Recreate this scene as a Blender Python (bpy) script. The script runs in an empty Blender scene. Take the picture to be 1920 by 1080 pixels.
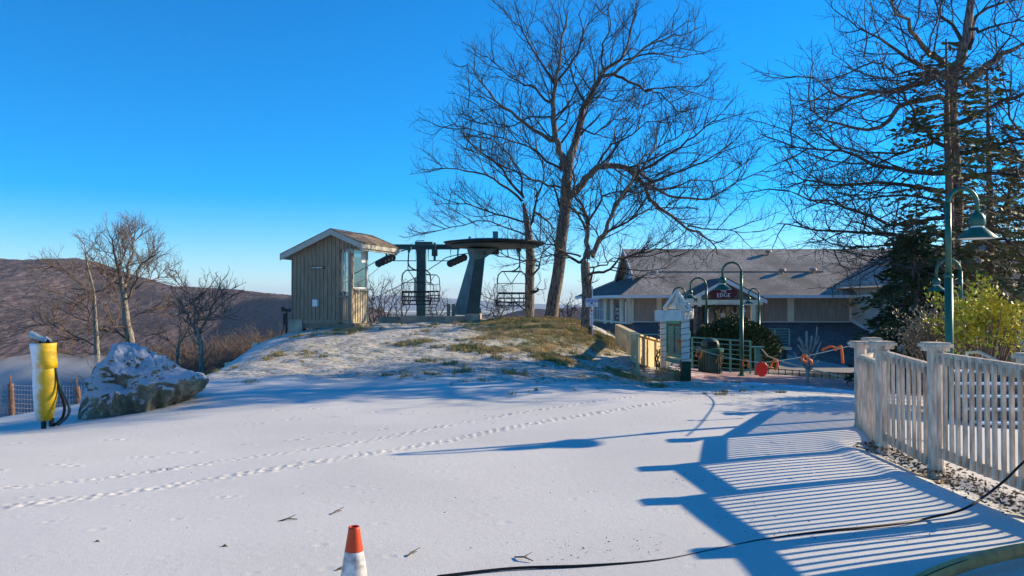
import bpy, bmesh, math, random
import numpy as np
from mathutils import Vector, Matrix
R = math.radians
S = bpy.context.scene
COL = S.collection

# ---------------- camera, sky, sun, exposure ----------------
FP = 1507.0                       # focal length in pixels of a 1920 wide frame
CAMZ = 1.6
PITCH = math.atan(25 / FP)
cam_d = bpy.data.cameras.new("camera"); cam = bpy.data.objects.new("camera", cam_d); COL.objects.link(cam)
cam_d.sensor_width = 36; cam_d.lens = 36 * FP / 1920; cam_d.clip_start = 0.05; cam_d.clip_end = 20000
cam.location = (0, 0, CAMZ); cam.rotation_euler = (R(90) + PITCH, 0, 0)
S.camera = cam
SUN_EL = 21.3; SUN_AZ = 67.7      # azimuth to the right of the view direction
world = bpy.data.worlds.new("World"); S.world = world; world.use_nodes = True
wn = world.node_tree.nodes; wl = world.node_tree.links
sky = wn.new("ShaderNodeTexSky"); sky.sky_type = 'NISHITA'; sky.sun_disc = False
sky.sun_elevation = R(SUN_EL); sky.sun_rotation = R(SUN_AZ)
sky.altitude = 900; sky.air_density = 1.0; sky.dust_density = 0.1; sky.ozone_density = 6.0
hs = wn.new("ShaderNodeHueSaturation"); hs.inputs['Saturation'].default_value = 1.42
bg = wn['Background']; bg.inputs[1].default_value = 0.118
wl.new(sky.outputs[0], hs.inputs['Color']); wl.new(hs.outputs[0], bg.inputs[0])
sd = bpy.data.lights.new("sun", 'SUN'); sd.energy = 4.5; sd.angle = R(0.5); sd.color = (1.0, 0.83, 0.575)
sun = bpy.data.objects.new("sun", sd); COL.objects.link(sun)
SV = Vector((math.sin(R(SUN_AZ)) * math.cos(R(SUN_EL)), math.cos(R(SUN_AZ)) * math.cos(R(SUN_EL)), math.sin(R(SUN_EL))))
sun.rotation_euler = SV.to_track_quat('Z', 'Y').to_euler()
S.view_settings.view_transform = 'Standard'; S.view_settings.look = 'None'
S.view_settings.gamma = 1.0; S.view_settings.use_curve_mapping = False
S.view_settings.exposure = 0.92
S.cycles.max_bounces = 6; S.cycles.transparent_max_bounces = 12; S.cycles.volume_bounces = 0

# ---------------- helpers ----------------
def W(px, py, d):
    """point seen at photo pixel (px,py) at world depth y=d"""
    x = (px - 960) / FP; u = (540 - py) / FP
    c, s = math.cos(PITCH), math.sin(PITCH)
    fy = c - u * s; fz = s + u * c
    k = d / fy
    return Vector((x * k, d, CAMZ + fz * k))

def tag(o, label=None, cat=None, group=None, kind=None):
    if label: o['label'] = label
    if cat: o['category'] = cat
    if group: o['group'] = group
    if kind: o['kind'] = kind
    return o

def T(name, label, cat, loc=(0, 0, 0), rz=0, group=None):
    o = bpy.data.objects.new(name, None); COL.objects.link(o)
    o.location = loc; o.rotation_euler = (0, 0, rz); o.empty_display_size = 0.2
    return tag(o, label, cat, group)

def dup(root, loc, rz=None, label=None, group=None):
    r = root.copy(); COL.objects.link(r); r.location = loc
    if rz is not None: r.rotation_euler = (0, 0, rz)
    if label: r['label'] = label
    if group: r['group'] = group
    for ch in list(root.children):
        c = ch.copy(); COL.objects.link(c); c.parent = r
        for g in ch.children:
            d = g.copy(); COL.objects.link(d); d.parent = c
    return r

class MB:
    def __init__(s): s.v = []; s.f = []; s.n = 0; s.arr = []
    def add(s, vs, fs):
        o = s.n
        vs = np.asarray(vs, dtype=np.float64).reshape(-1, 3)
        s.arr.append(vs); s.n += len(vs)
        s.f.extend([tuple(i + o for i in f) for f in fs]); return s
    def box(s, c, size, rz=0, mat=None):
        a, b, h = size[0] / 2, size[1] / 2, size[2] / 2
        vs = [(x, y, z) for x in (-a, a) for y in (-b, b) for z in (-h, h)]
        M = mat if mat is not None else Matrix.Rotation(rz, 4, 'Z')
        vs = [tuple((M @ Vector(v)) + Vector(c)) for v in vs]
        return s.add(vs, [(0, 1, 3, 2), (4, 6, 7, 5), (0, 4, 5, 1), (2, 3, 7, 6), (0, 2, 6, 4), (1, 5, 7, 3)])
    def bar(s, p, q, w, h=None, up=(0, 0, 1)):
        """rectangular bar from p to q"""
        h = h or w; p = Vector(p); q = Vector(q); t = (q - p); L = t.length
        if L < 1e-6: return s
        t /= L; up = Vector(up)
        if abs(t.dot(up)) > .98: up = Vector((0, 1, 0))
        x = t.cross(up).normalized(); z = x.cross(t).normalized()
        vs = []
        for e in (p, q):
            for a, b in ((-1, -1), (1, -1), (1, 1), (-1, 1)): vs.append(e + x * a * w / 2 + z * b * h / 2)
        return s.add(vs, [(0, 1, 2, 3), (7, 6, 5, 4), (0, 4, 5, 1), (1, 5, 6, 2), (2, 6, 7, 3), (3, 7, 4, 0)])
    def tube(s, pts, rad, n=6, cap=True):
        P = np.asarray([tuple(p) for p in pts], dtype=np.float64); k = len(P)
        r = np.broadcast_to(np.asarray(rad, dtype=np.float64), (k,))
        t = np.gradient(P, axis=0); t /= (np.linalg.norm(t, axis=1)[:, None] + 1e-12)
        m = t.mean(axis=0); ref = np.array([0, 0, 1.0]) if abs(m[2]) < .8 * np.linalg.norm(m) + 1e-9 else np.array([0, 1.0, 0.03])
        x = np.cross(t, ref); nx = np.linalg.norm(x, axis=1)[:, None]
        x = x / np.maximum(nx, 1e-6); y = np.cross(t, x)
        a = np.arange(n) * 2 * math.pi / n
        ring = P[:, None, :] + r[:, None, None] * (np.cos(a)[None, :, None] * x[:, None, :] + np.sin(a)[None, :, None] * y[:, None, :])
        fs = []
        for i in range(k - 1):
            for j in range(n):
                j2 = (j + 1) % n
                fs.append((i * n + j, i * n + j2, (i + 1) * n + j2, (i + 1) * n + j))
        if cap: fs.append(tuple(range(n - 1, -1, -1))); fs.append(tuple((k - 1) * n + j for j in range(n)))
        return s.add(ring.reshape(-1, 3), fs)
    def lathe(s, prof, c=(0, 0, 0), n=20, closed=True):
        c = Vector(c); vs = []; k = len(prof)
        for r, z in prof:
            for j in range(n):
                a = 2 * math.pi * j / n; vs.append((c.x + r * math.cos(a), c.y + r * math.sin(a), c.z + z))
        fs = [(i * n + j, i * n + (j + 1) % n, (i + 1) * n + (j + 1) % n, (i + 1) * n + j) for i in range(k - 1) for j in range(n)]
        if closed: fs.append(tuple(range(n - 1, -1, -1))); fs.append(tuple((k - 1) * n + j for j in range(n)))
        return s.add(vs, fs)
    def prism(s, poly, ext):
        """closed polygon (3D points) extruded by the vector ext"""
        n = len(poly); e = Vector(ext); a = [Vector(p) for p in poly]
        vs = a + [p + e for p in a]
        fs = [tuple(range(n - 1, -1, -1)), tuple(range(n, 2 * n))]
        fs += [(i, (i + 1) % n, n + (i + 1) % n, n + i) for i in range(n)]
        return s.add(vs, fs)
    def build(s, name, m, parent=None, world=False, smooth=False):
        me = bpy.data.meshes.new(name)
        V = np.concatenate(s.arr) if s.arr else np.zeros((0, 3))
        if world and parent is not None:
            Mi = (Matrix.Translation(parent.location) @ parent.rotation_euler.to_matrix().to_4x4()).inverted()
            Mn = np.array(Mi); V = V @ Mn[:3, :3].T + Mn[:3, 3]
        me.from_pydata([], [], []) if False else None
        nv = len(V); nl = sum(len(f) for f in s.f)
        me.vertices.add(nv); me.vertices.foreach_set('co', V.astype(np.float32).ravel())
        me.loops.add(nl); me.polygons.add(len(s.f))
        me.loops.foreach_set('vertex_index', np.fromiter((i for f in s.f for i in f), dtype=np.int32, count=nl))
        ls = np.fromiter((len(f) for f in s.f), dtype=np.int32, count=len(s.f))
        st = np.concatenate(([0], np.cumsum(ls)[:-1])).astype(np.int32)
        me.polygons.foreach_set('loop_start', st)
        me.polygons.foreach_set('use_smooth', np.full(len(s.f), bool(smooth)))
        me.materials.append(m); me.update(calc_edges=True); me.validate()
        if nv < 9000:
            bm = bmesh.new(); bm.from_mesh(me); bmesh.ops.recalc_face_normals(bm, faces=bm.faces); bm.to_mesh(me); bm.free()
        o = bpy.data.objects.new(name, me); COL.objects.link(o)
        if parent is not None: o.parent = parent
        return o

def quads(name, V, m, parent=None, k=4):
    """many separate k-gons from an (N,k,3) array"""
    N = len(V); me = bpy.data.meshes.new(name)
    me.vertices.add(N * k); me.vertices.foreach_set('co', V.astype(np.float32).ravel())
    me.loops.add(N * k); me.polygons.add(N)
    me.loops.foreach_set('vertex_index', np.arange(N * k, dtype=np.int32))
    me.polygons.foreach_set('loop_start', (np.arange(N) * k).astype(np.int32)); me.polygons.foreach_set('use_smooth', np.zeros(N, dtype=bool))
    me.materials.append(m); me.update(calc_edges=True)
    o = bpy.data.objects.new(name, me); COL.objects.link(o)
    if parent is not None: o.parent = parent
    return o

# ---------------- materials ----------------
def newmat(name):
    m = bpy.data.materials.new(name); m.use_nodes = True
    n = m.node_tree.nodes; l = m.node_tree.links
    return m, n, l, n['Principled BSDF']

def M(name, c, rough=.7, var=.25, scale=8, bump=.0, bscale=40, metal=0, stretch=(1, 1, 1), c2=None, spec=.3, detail=6):
    m, n, l, p = newmat(name)
    p.inputs['Roughness'].default_value = rough; p.inputs['Metallic'].default_value = metal
    p.inputs['Specular IOR Level'].default_value = spec
    tc = n.new('ShaderNodeTexCoord'); mp = n.new('ShaderNodeMapping'); mp.inputs['Scale'].default_value = stretch
    l.new(tc.outputs['Object'], mp.inputs[0])
    nz = n.new('ShaderNodeTexNoise'); nz.inputs['Scale'].default_value = scale; nz.inputs['Detail'].default_value = detail
    l.new(mp.outputs[0], nz.inputs['Vector'])
    r = n.new('ShaderNodeValToRGB'); r.color_ramp.elements[0].position = .32; r.color_ramp.elements[1].position = .68
    a = [x * (1 - var) for x in c]; b = [min(1, x * (1 + var)) for x in (c2 or c)]
    r.color_ramp.elements[0].color = (*a, 1); r.color_ramp.elements[1].color = (*b, 1)
    l.new(nz.outputs['Fac'], r.inputs[0]); l.new(r.outputs[0], p.inputs['Base Color'])
    if bump:
        n2 = n.new('ShaderNodeTexNoise'); n2.inputs['Scale'].default_value = bscale; n2.inputs['Detail'].default_value = 5
        l.new(mp.outputs[0], n2.inputs['Vector'])
        bp = n.new('ShaderNodeBump'); bp.inputs['Strength'].default_value = bump; bp.inputs['Distance'].default_value = .02
        l.new(n2.outputs['Fac'], bp.inputs['Height']); l.new(bp.outputs[0], p.inputs['Normal'])
    return m

def mixrgb(n, l, f, a, b, mode='MIX'):
    x = n.new('ShaderNodeMix'); x.data_type = 'RGBA'; x.blend_type = mode
    for sock, val in ((x.inputs[0], f), (x.inputs[6], a), (x.inputs[7], b)):
        if hasattr(val, 'links'): l.new(val, sock)
        elif isinstance(val, (tuple, list)): sock.default_value = (*val, 1) if len(val) == 3 else val
        else: sock.default_value = val
    return x.outputs[2]
def math_n(n, l, op, a, b=0.0, clamp=False):
    x = n.new('ShaderNodeMath'); x.operation = op; x.use_clamp = clamp
    for sock, val in ((x.inputs[0], a), (x.inputs[1], b)):
        if hasattr(val, 'links'): l.new(val, sock)
        else: sock.default_value = val
    return x.outputs[0]
def noise(n, l, vec, scale, detail=4, rough=.55):
    x = n.new('ShaderNodeTexNoise'); x.inputs['Scale'].default_value = scale; x.inputs['Detail'].default_value = detail
    x.inputs['Roughness'].default_value = rough
    if vec is not None: l.new(vec, x.inputs['Vector'])
    return x.outputs['Fac']
def ramp(n, l, f, lo, hi):
    x = n.new('ShaderNodeMapRange'); x.inputs[1].default_value = lo; x.inputs[2].default_value = hi; x.interpolation_type = 'SMOOTHSTEP'
    l.new(f, x.inputs[0]); return x.outputs[0]

def ground_mat():
    m, n, l, p = newmat('snow_ground')
    p.inputs['Roughness'].default_value = .75; p.inputs['Specular IOR Level'].default_value = .25
    tc = n.new('ShaderNodeTexCoord').outputs['Object']
    g = n.new('ShaderNodeAttribute'); g.attribute_name = 'grass'
    th = n.new('ShaderNodeAttribute'); th.attribute_name = 'thin'
    n1 = noise(n, l, tc, 1.6, 8, .65); n2 = noise(n, l, tc, 14, 5, .7); n3 = noise(n, l, tc, 45, 3)
    big = noise(n, l, tc, .45, 4)
    grain = noise(n, l, tc, 90, 4, .8)
    snow = mixrgb(n, l, ramp(n, l, big, .3, .7), (.58, .56, .515), (.66, .635, .59))
    snow = mixrgb(n, l, ramp(n, l, grain, .52, .72), snow, (.76, .74, .70)); snow = mixrgb(n, l, ramp(n, l, grain, .44, .30), snow, (.54, .52, .48))
    gcol = mixrgb(n, l, ramp(n, l, n1, .35, .65), (.075, .095, .022), (.40, .25, .11))
    gcol = mixrgb(n, l, ramp(n, l, n2, .4, .7), gcol, (.19, .17, .07))
    gcol = mixrgb(n, l, ramp(n, l, n3, .52, .68), gcol, (.025, .028, .012)); gcol = mixrgb(n, l, ramp(n, l, n3, .38, .28), gcol, (.42, .38, .22))
    gm = math_n(n, l, 'ADD', g.outputs['Fac'], math_n(n, l, 'MULTIPLY', math_n(n, l, 'SUBTRACT', n1, .5), 1.3))
    gm = math_n(n, l, 'ADD', gm, math_n(n, l, 'MULTIPLY', math_n(n, l, 'SUBTRACT', n2, .5), 1.7))
    gm = ramp(n, l, gm, .44, .56)
    # sparse blades poking through thin snow
    mp = n.new('ShaderNodeMapping'); mp.inputs['Scale'].default_value = (1, 2.2, 1); l.new(tc, mp.inputs[0])
    n4 = noise(n, l, mp.outputs[0], 9, 7, .8)
    tm = math_n(n, l, 'ADD', n4, math_n(n, l, 'MULTIPLY', th.outputs['Fac'], .26))
    tm = ramp(n, l, tm, .74, .80)
    f = math_n(n, l, 'MAXIMUM', gm, tm)
    col = mixrgb(n, l, f, snow, gcol); l.new(col, p.inputs['Base Color'])
    h = math_n(n, l, 'ADD', math_n(n, l, 'MULTIPLY', noise(n, l, tc, 160, 3), .35), math_n(n, l, 'MULTIPLY', n2, .5))
    b = n.new('ShaderNodeBump'); b.inputs['Strength'].default_value = .5; b.inputs['Distance'].default_value = .014
    l.new(h, b.inputs['Height'])
    b2 = n.new('ShaderNodeBump'); b2.inputs['Distance'].default_value = .1
    l.new(n1, b2.inputs['Height']); l.new(math_n(n, l, 'MULTIPLY', th.outputs['Fac'], .35), b2.inputs['Strength']); l.new(b.outputs[0], b2.inputs['Normal'])
    l.new(b2.outputs[0], p.inputs['Normal'])
    return m

def brick_mat():
    m, n, l, p = newmat('brick_paving'); p.inputs['Roughness'].default_value = .8
    tc = n.new('ShaderNodeTexCoord').outputs['Object']
    br = n.new('ShaderNodeTexBrick'); br.inputs['Scale'].default_value = 4.5
    br.inputs['Color1'].default_value = (.34, .14, .11, 1); br.inputs['Color2'].default_value = (.48, .25, .21, 1)
    br.inputs['Mortar'].default_value = (.5, .42, .40, 1); br.inputs['Mortar Size'].default_value = .02
    l.new(tc, br.inputs['Vector'])
    a = n.new('ShaderNodeAttribute'); a.attribute_name = 'snow'
    mp = n.new('ShaderNodeMapping'); mp.inputs['Scale'].default_value = (1, 1, 1); l.new(tc, mp.inputs[0])
    nn = noise(n, l, mp.outputs[0], 1.1, 8, .7); n2 = noise(n, l, tc, 12, 4, .7)
    f = math_n(n, l, 'ADD', a.outputs['Fac'], math_n(n, l, 'MULTIPLY', math_n(n, l, 'SUBTRACT', nn, .5), 1.6))
    f = math_n(n, l, 'ADD', f, math_n(n, l, 'MULTIPLY', math_n(n, l, 'SUBTRACT', n2, .5), .9))
    f = ramp(n, l, f, .42, .7)
    l.new(mixrgb(n, l, f, br.outputs['Color'], (.8, .81, .85)), p.inputs['Base Color'])
    return m

def shingle_mat(name, c1, c2, sc=3.0, snow=0.0):
    m, n, l, p = newmat(name); p.inputs['Roughness'].default_value = .9; p.inputs['Specular IOR Level'].default_value = .15
    tc = n.new('ShaderNodeTexCoord').outputs['Object']
    br = n.new('ShaderNodeTexBrick'); br.inputs['Scale'].default_value = sc
    br.inputs['Color1'].default_value = (*c1, 1); br.inputs['Color2'].default_value = (*c2, 1)
    br.inputs['Mortar'].default_value = (c1[0] * .35, c1[1] * .35, c1[2] * .35, 1); br.inputs['Mortar Size'].default_value = .02
    br.inputs['Brick Width'].default_value = .9; br.inputs['Row Height'].default_value = .42; br.offset_frequency = 2
    l.new(tc, br.inputs['Vector'])
    nz = noise(n, l, tc, 11, 6, .75); nb = noise(n, l, tc, .5, 3)
    c = mixrgb(n, l, ramp(n, l, nz, .45, .62), br.outputs['Color'], (c2[0] * 1.5, c2[1] * 1.45, c2[2] * 1.4)); c = mixrgb(n, l, ramp(n, l, nz, .42, .32), c, [x * .4 for x in c1])
    c = mixrgb(n, l, ramp(n, l, nb, .3, .75), c, (c1[0] * .85, c1[1] * .85, c1[2] * .85))
    l.new(c, p.inputs['Base Color'])
    b = n.new('ShaderNodeBump'); b.inputs['Strength'].default_value = .16; b.inputs['Distance'].default_value = .02
    l.new(math_n(n, l, 'ADD', br.outputs['Fac'], nz), b.inputs['Height']); l.new(b.outputs[0], p.inputs['Normal'])
    return m

def siding_mat(name, c, sc=22, axis=(1, 1, 0)):
    m, n, l, p = newmat(name); p.inputs['Roughness'].default_value = .8
    tc = n.new('ShaderNodeTexCoord').outputs['Object']
    mp = n.new('ShaderNodeMapping'); mp.inputs['Scale'].default_value = axis; l.new(tc, mp.inputs[0])
    w = n.new('ShaderNodeTexWave'); w.inputs['Scale'].default_value = sc / 6.28; w.wave_type = 'BANDS'; w.bands_direction = 'X'; w.wave_profile = 'SAW'
    l.new(mp.outputs[0], w.inputs['Vector'])
    mp2 = n.new('ShaderNodeMapping'); mp2.inputs['Scale'].default_value = (9, 9, .8); l.new(tc, mp2.inputs[0])
    nz = noise(n, l, mp2.outputs[0], 1.5, 6, .65)
    col = mixrgb(n, l, ramp(n, l, nz, .3, .7), [x * .8 for x in c], [x * 1.2 for x in c])
    l.new(mixrgb(n, l, ramp(n, l, w.outputs['Fac'], .88, 1.0), col, [x * .35 for x in c]), p.inputs['Base Color'])
    b = n.new('ShaderNodeBump'); b.inputs['Strength'].default_value = .5; b.inputs['Distance'].default_value = .02
    l.new(w.outputs['Fac'], b.inputs['Height']); l.new(b.outputs[0], p.inputs['Normal'])
    return m

def rock_mat():
    m, n, l, p = newmat('lichen_rock'); p.inputs['Roughness'].default_value = .9
    tc = n.new('ShaderNodeTexCoord').outputs['Object']
    a = noise(n, l, tc, 3, 8, .7); b_ = noise(n, l, tc, 9, 8, .75); b3 = noise(n, l, tc, 17, 6, .8)
    c = mixrgb(n, l, ramp(n, l, a, .35, .65), (.13, .12, .08), (.46, .42, .30))
    c = mixrgb(n, l, ramp(n, l, b_, .5, .62), c, (.20, .21, .10))
    c = mixrgb(n, l, ramp(n, l, noise(n, l, tc, 5, 6, .7), .62, .7), c, (.025, .025, .02))
    ge = n.new('ShaderNodeNewGeometry'); sx = n.new('ShaderNodeSeparateXYZ'); l.new(ge.outputs['Normal'], sx.inputs[0])
    f = math_n(n, l, 'ADD', sx.outputs['Z'], math_n(n, l, 'MULTIPLY', math_n(n, l, 'SUBTRACT', b3, .5), 1.9))
    f = math_n(n, l, 'SUBTRACT', f, math_n(n, l, 'MULTIPLY', sx.outputs['X'], .30))
    f = ramp(n, l, f, .22, .34)
    l.new(mixrgb(n, l, f, c, (.82, .84, .88)), p.inputs['Base Color'])
    b = n.new('ShaderNodeBump'); b.inputs['Strength'].default_value = 1; b.inputs['Distance'].default_value = .09
    l.new(math_n(n, l, 'ADD', a, math_n(n, l, 'ADD', b_, b3)), b.inputs['Height']); l.new(b.outputs[0], p.inputs['Normal'])
    return m

def cover_mat():
    # yellow padding with rime on the windward (left) side
    m, n, l, p = newmat('padding'); p.inputs['Roughness'].default_value = .5
    tc = n.new('ShaderNodeTexCoord').outputs['Object']
    sx = n.new('ShaderNodeSeparateXYZ'); l.new(tc, sx.inputs[0])
    nn = noise(n, l, tc, 6, 6, .7)
    y = mixrgb(n, l, ramp(n, l, noise(n, l, tc, 3, 4), .3, .7), (.58, .33, .0), (.78, .48, .005))
    f = math_n(n, l, 'ADD', math_n(n, l, 'MULTIPLY', sx.outputs['X'], -3.2), math_n(n, l, 'MULTIPLY', math_n(n, l, 'SUBTRACT', nn, .5), .8))
    f = ramp(n, l, f, -.2, .25)
    l.new(mixrgb(n, l, f, y, (.8, .82, .86)), p.inputs['Base Color'])
    b = n.new('ShaderNodeBump'); b.inputs['Strength'].default_value = .5; b.inputs['Distance'].default_value = .03
    mp = n.new('ShaderNodeMapping'); mp.inputs['Scale'].default_value = (2, 2, 6); mp.inputs['Rotation'].default_value = (.3, .5, 0); l.new(tc, mp.inputs[0])
    l.new(noise(n, l, mp.outputs[0], 2.2, 3, .5), b.inputs['Height']); l.new(b.outputs[0], p.inputs['Normal'])
    return m

def hill_mat(name, c1, c2, c3, sc, cz=None):
    m, n, l, p = newmat(name); p.inputs['Roughness'].default_value = 1; p.inputs['Specular IOR Level'].default_value = 0
    tc = n.new('ShaderNodeTexCoord').outputs['Object']
    mp = n.new('ShaderNodeMapping'); mp.inputs['Scale'].default_value = (3.0, .3, .5); l.new(tc, mp.inputs[0])
    a = noise(n, l, mp.outputs[0], sc, 10, .75); b_ = noise(n, l, tc, sc * .12, 5, .6); d = noise(n, l, mp.outputs[0], sc * 3.2, 4, .8)
    c = mixrgb(n, l, ramp(n, l, a, .44, .58), c1, c2)
    c = mixrgb(n, l, ramp(n, l, b_, .45, .7), c, c3)
    c = mixrgb(n, l, ramp(n, l, d, .6, .72), c, [min(1, x * 2.0) for x in c2])
    c = mixrgb(n, l, ramp(n, l, d, .46, .38), c, [x * .25 for x in c1])
    if cz:  # dark blue patch: conifers, with the slope's shade put into their colour
        at = n.new('ShaderNodeAttribute'); at.attribute_name = 'shaded_evergreen'
        f = math_n(n, l, 'ADD', at.outputs['Fac'], math_n(n, l, 'MULTIPLY', math_n(n, l, 'SUBTRACT', a, .5), 1.0))
        c = mixrgb(n, l, ramp(n, l, f, .4, .6), c, mixrgb(n, l, ramp(n, l, d, .5, .65), cz, [x * 4 for x in cz]))
    l.new(c, p.inputs['Base Color'])
    b = n.new('ShaderNodeBump'); b.inputs['Strength'].default_value = .45; b.inputs['Distance'].default_value = 3 / sc * .1
    l.new(math_n(n, l, 'ADD', a, d), b.inputs['Height']); l.new(b.outputs[0], p.inputs['Normal'])
    return m

def leaf_mat(name, c, c2, transl=.0, sc=2.5):
    m, n, l, p = newmat(name); p.inputs['Roughness'].default_value = .6; p.inputs['Specular IOR Level'].default_value = .2
    tc = n.new('ShaderNodeTexCoord').outputs['Object']
    l.new(mixrgb(n, l, ramp(n, l, noise(n, l, tc, sc, 8, .8), .38, .62), c, c2), p.inputs['Base Color'])
    return m

def glass_mat(name, c=(.05, .07, .08), rough=.05, alpha=1):
    m, n, l, p = newmat(name); p.inputs['Base Color'].default_value = (*c, 1); p.inputs['Roughness'].default_value = rough
    p.inputs['Specular IOR Level'].default_value = .8
    return m

def clear_glass():
    m, n, l, p = newmat('clear_glass'); n.remove(p)
    t = n.new('ShaderNodeBsdfTransparent'); t.inputs[0].default_value = (.80, .84, .82, 1)
    g = n.new('ShaderNodeBsdfGlossy'); g.inputs['Roughness'].default_value = .03
    x = n.new('ShaderNodeMixShader'); x.inputs[0].default_value = .10
    l.new(t.outputs[0], x.inputs[1]); l.new(g.outputs[0], x.inputs[2]); l.new(x.outputs[0], n['Material Output'].inputs[0])
    return m

mGround = ground_mat(); mBrick = brick_mat()
mHutSide = M('hut_siding', (.31, .235, .16), .8, .22, 3, .3, 30, stretch=(6, 6, 1))
mHutTrim = M('hut_trim', (.44, .42, .35), .7, .12, 4)
mHutFloor = M('hut_skirt', (.22, .18, .13), .8, .2, 3)
mHutRoof = shingle_mat('hut_shingles', (.15, .115, .08), (.26, .205, .15), 5)
mRoof = shingle_mat('roof_shingles', (.24, .21, .175), (.39, .35, .30), 3.2)
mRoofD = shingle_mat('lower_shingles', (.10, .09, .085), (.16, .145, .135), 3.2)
mSiding = siding_mat('brown_siding', (.36, .285, .22), 26)
mSidingL = siding_mat('wing_siding', (.52, .43, .35), 20)
mCream = M('cream_trim', (.80, .69, .50), .6, .1, 3)
mWhiteTrim = M('white_trim', (.72, .72, .70), .6, .08, 3)
mGreen = M('green_metal', (.012, .10, .066), .38, .18, 6, spec=.5)
mTeal = M('teal_paint', (.03, .25, .19), .5, .2, 8)
mRail = M('railing_green', (.09, .28, .23), .4, .15, 6)
mDark = M('dark_steel', (.018, .022, .022), .5, .3, 8, spec=.4)
mBlack = M('black_rubber', (.008, .008, .008), .5, .2, 8)
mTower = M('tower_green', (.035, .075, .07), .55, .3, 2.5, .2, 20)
mTowerL = M('mast_green', (.13, .19, .18), .6, .3, 2.0, .25, 20)
mWheel = M('bullwheel_steel', (.06, .085, .08), .6, .25, 4)
mConc = M('concrete', (.42, .33, .24), .9, .35, 3, .5, 25)
mBark = M('oak_bark', (.065, .052, .04), .9, .5, 5, 1.0, 14, stretch=(5, 5, 1.2), c2=(.20, .165, .135))
mTwig = M('twig_bark', (.060, .046, .038), .85, .3, 3)
mBarkG = M('grey_bark', (.15, .13, .10), .9, .4, 6, .8, 14, stretch=(4, 4, 1), c2=(.30, .27, .21))
mTwigG = M('brown_twig', (.17, .12, .09), .85, .3, 3)
mFence = M('weathered_white', (.56, .43, .31), .75, .30, 7, .4, 60, stretch=(3, 3, .7), c2=(.64, .51, .38))
mPine = M('new_lumber', (.72, .50, .22), .7, .2, 5, .2, 30, stretch=(6, 6, .8), c2=(.70, .55, .33))
mOldWood = M('old_timber', (.10, .075, .055), .9, .35, 6, .6, 25, c2=(.2, .15, .11))
mDeck = M('deck_boards', (.30, .27, .24), .8, .25, 5)
mBale = M('straw', (.28, .20, .10), .9, .55, 22, .8, 60, stretch=(1, 1, 3), c2=(.42, .32, .18))
mKiosk = M('kiosk_paint', (.70, .65, .56), .65, .16, 4, .3, 20)
mRed = M('red_disc', (.75, .02, .01), .4, .08)
mOrange = M('orange_ribbon', (.90, .15, .015), .5, .15)
mRope = M('rope', (.58, .52, .36), .8, .15)
mSignBlue = M('sign_blue', (.02, .12, .45), .4, .06)
mWhite = M('white_paint', (.78, .78, .78), .4, .05)
mMaroon = M('maroon', (.13, .012, .018), .6, .2)
mCone = M('cone_orange', (.62, .065, .012), .45, .12, 14)
mConeW = M('cone_white', (.46, .42, .39), .6, .35, 24, c2=(.60, .57, .54))
mRock = rock_mat(); mCover = cover_mat()
mGlass = glass_mat('dark_glass'); mClear = clear_glass()
mGlassB = glass_mat('sky_glass', (.12, .2, .28), .1)
mYew = leaf_mat('yew', (.016, .035, .012), (.06, .095, .03), sc=4)
mSpruce = leaf_mat('spruce', (.035, .05, .02), (.17, .165, .06), sc=1.2)
mOlive = leaf_mat('olive_needles', (.07, .075, .02), (.30, .26, .06), sc=.8)
mLaurel = leaf_mat('laurel', (.22, .22, .02), (.80, .66, .06), sc=9)
mDryLeaf = leaf_mat('dry_leaf', (.16, .12, .07), (.36, .30, .20), sc=6)
mGrass = leaf_mat('grass_blades', (.10, .14, .03), (.52, .36, .17), sc=1.6)
mLitter = leaf_mat('litter', (.04, .03, .02), (.24, .16, .09), sc=20)
# ---------------- terrain ----------------
CP = []
def cp(x, y, z): CP.append((x, y, z))
def cpp(px, py, d): v = W(px, py, d); cp(v.x, v.y, v.z)
for x in (-9, -6, -3, 0, 3): 
    for y in (0, 3, 6, 9): cp(x, y, 0 if x > -8 else -.03 * (y > 5))
for x, y, z in ((4, 5.5, 0), (4, 7.6, 0), (4.1, 8.9, 0), (4.5, 10.2, 0), (6, 13, -.06), (3, 12.5, 0), (5, 11.5, -.02), (7, 6, -.05), (7, 9, -.12), (12, 6, -.2), (12, 12, -.35),
                (0, 11.5, 0), (-3, 11.5, 0), (3, 11.5, 0), (-12, 4, -.1), (-12, 10, -.45), (9, 14, -.32), (20, 10, -.5), (20, 25, -1), (14, 20, -.6), (9, 17, -.42)): cp(x, y, z)
for q in ((0, 782, 14.6), (0, 812, 11.2), (150, 782, 13), (300, 745, 13.6), (385, 726, 14.6), (640, 742, 13.8), (900, 737, 14.2), (1100, 733, 14.6), (1200, 722, 16.5),
          (1300, 716, 18.6), (1600, 750, 13.3), (1430, 703, 23.5), (1600, 718, 19.5), (1390, 705, 23), (1280, 720, 19.5), (1210, 716, 19.5), (1310, 694, 24.5),
          (640, 702, 16.4), (800, 695, 16.6), (700, 660, 19.3), (850, 655, 19.6), (700, 616, 23.6), (620, 622, 23.6), (850, 613, 24.6), (565, 622, 24.4), (500, 655, 20.6),
          (480, 680, 17.9), (420, 705, 16.2), (1000, 700, 16.8), (1000, 650, 20.8), (1000, 611, 26.5), (1110, 622, 25.3), (1130, 645, 22.8), (1120, 700, 17.6),
          (1180, 688, 20.8), (900, 609, 27.5), (760, 606, 28), (1050, 640, 22)): cpp(*q)
for x, y, z in ((-1, 31, .85), (-5, 28, .8), (3, 30, .7), (3.5, 25, -.1), (6, 28, -.9), (4.5, 33, -1.2), (-8, 20, -.3), (-8, 27, .2), (-12, 16, -1.2)): cp(x, y, z)
CPA = np.array(CP)
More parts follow.
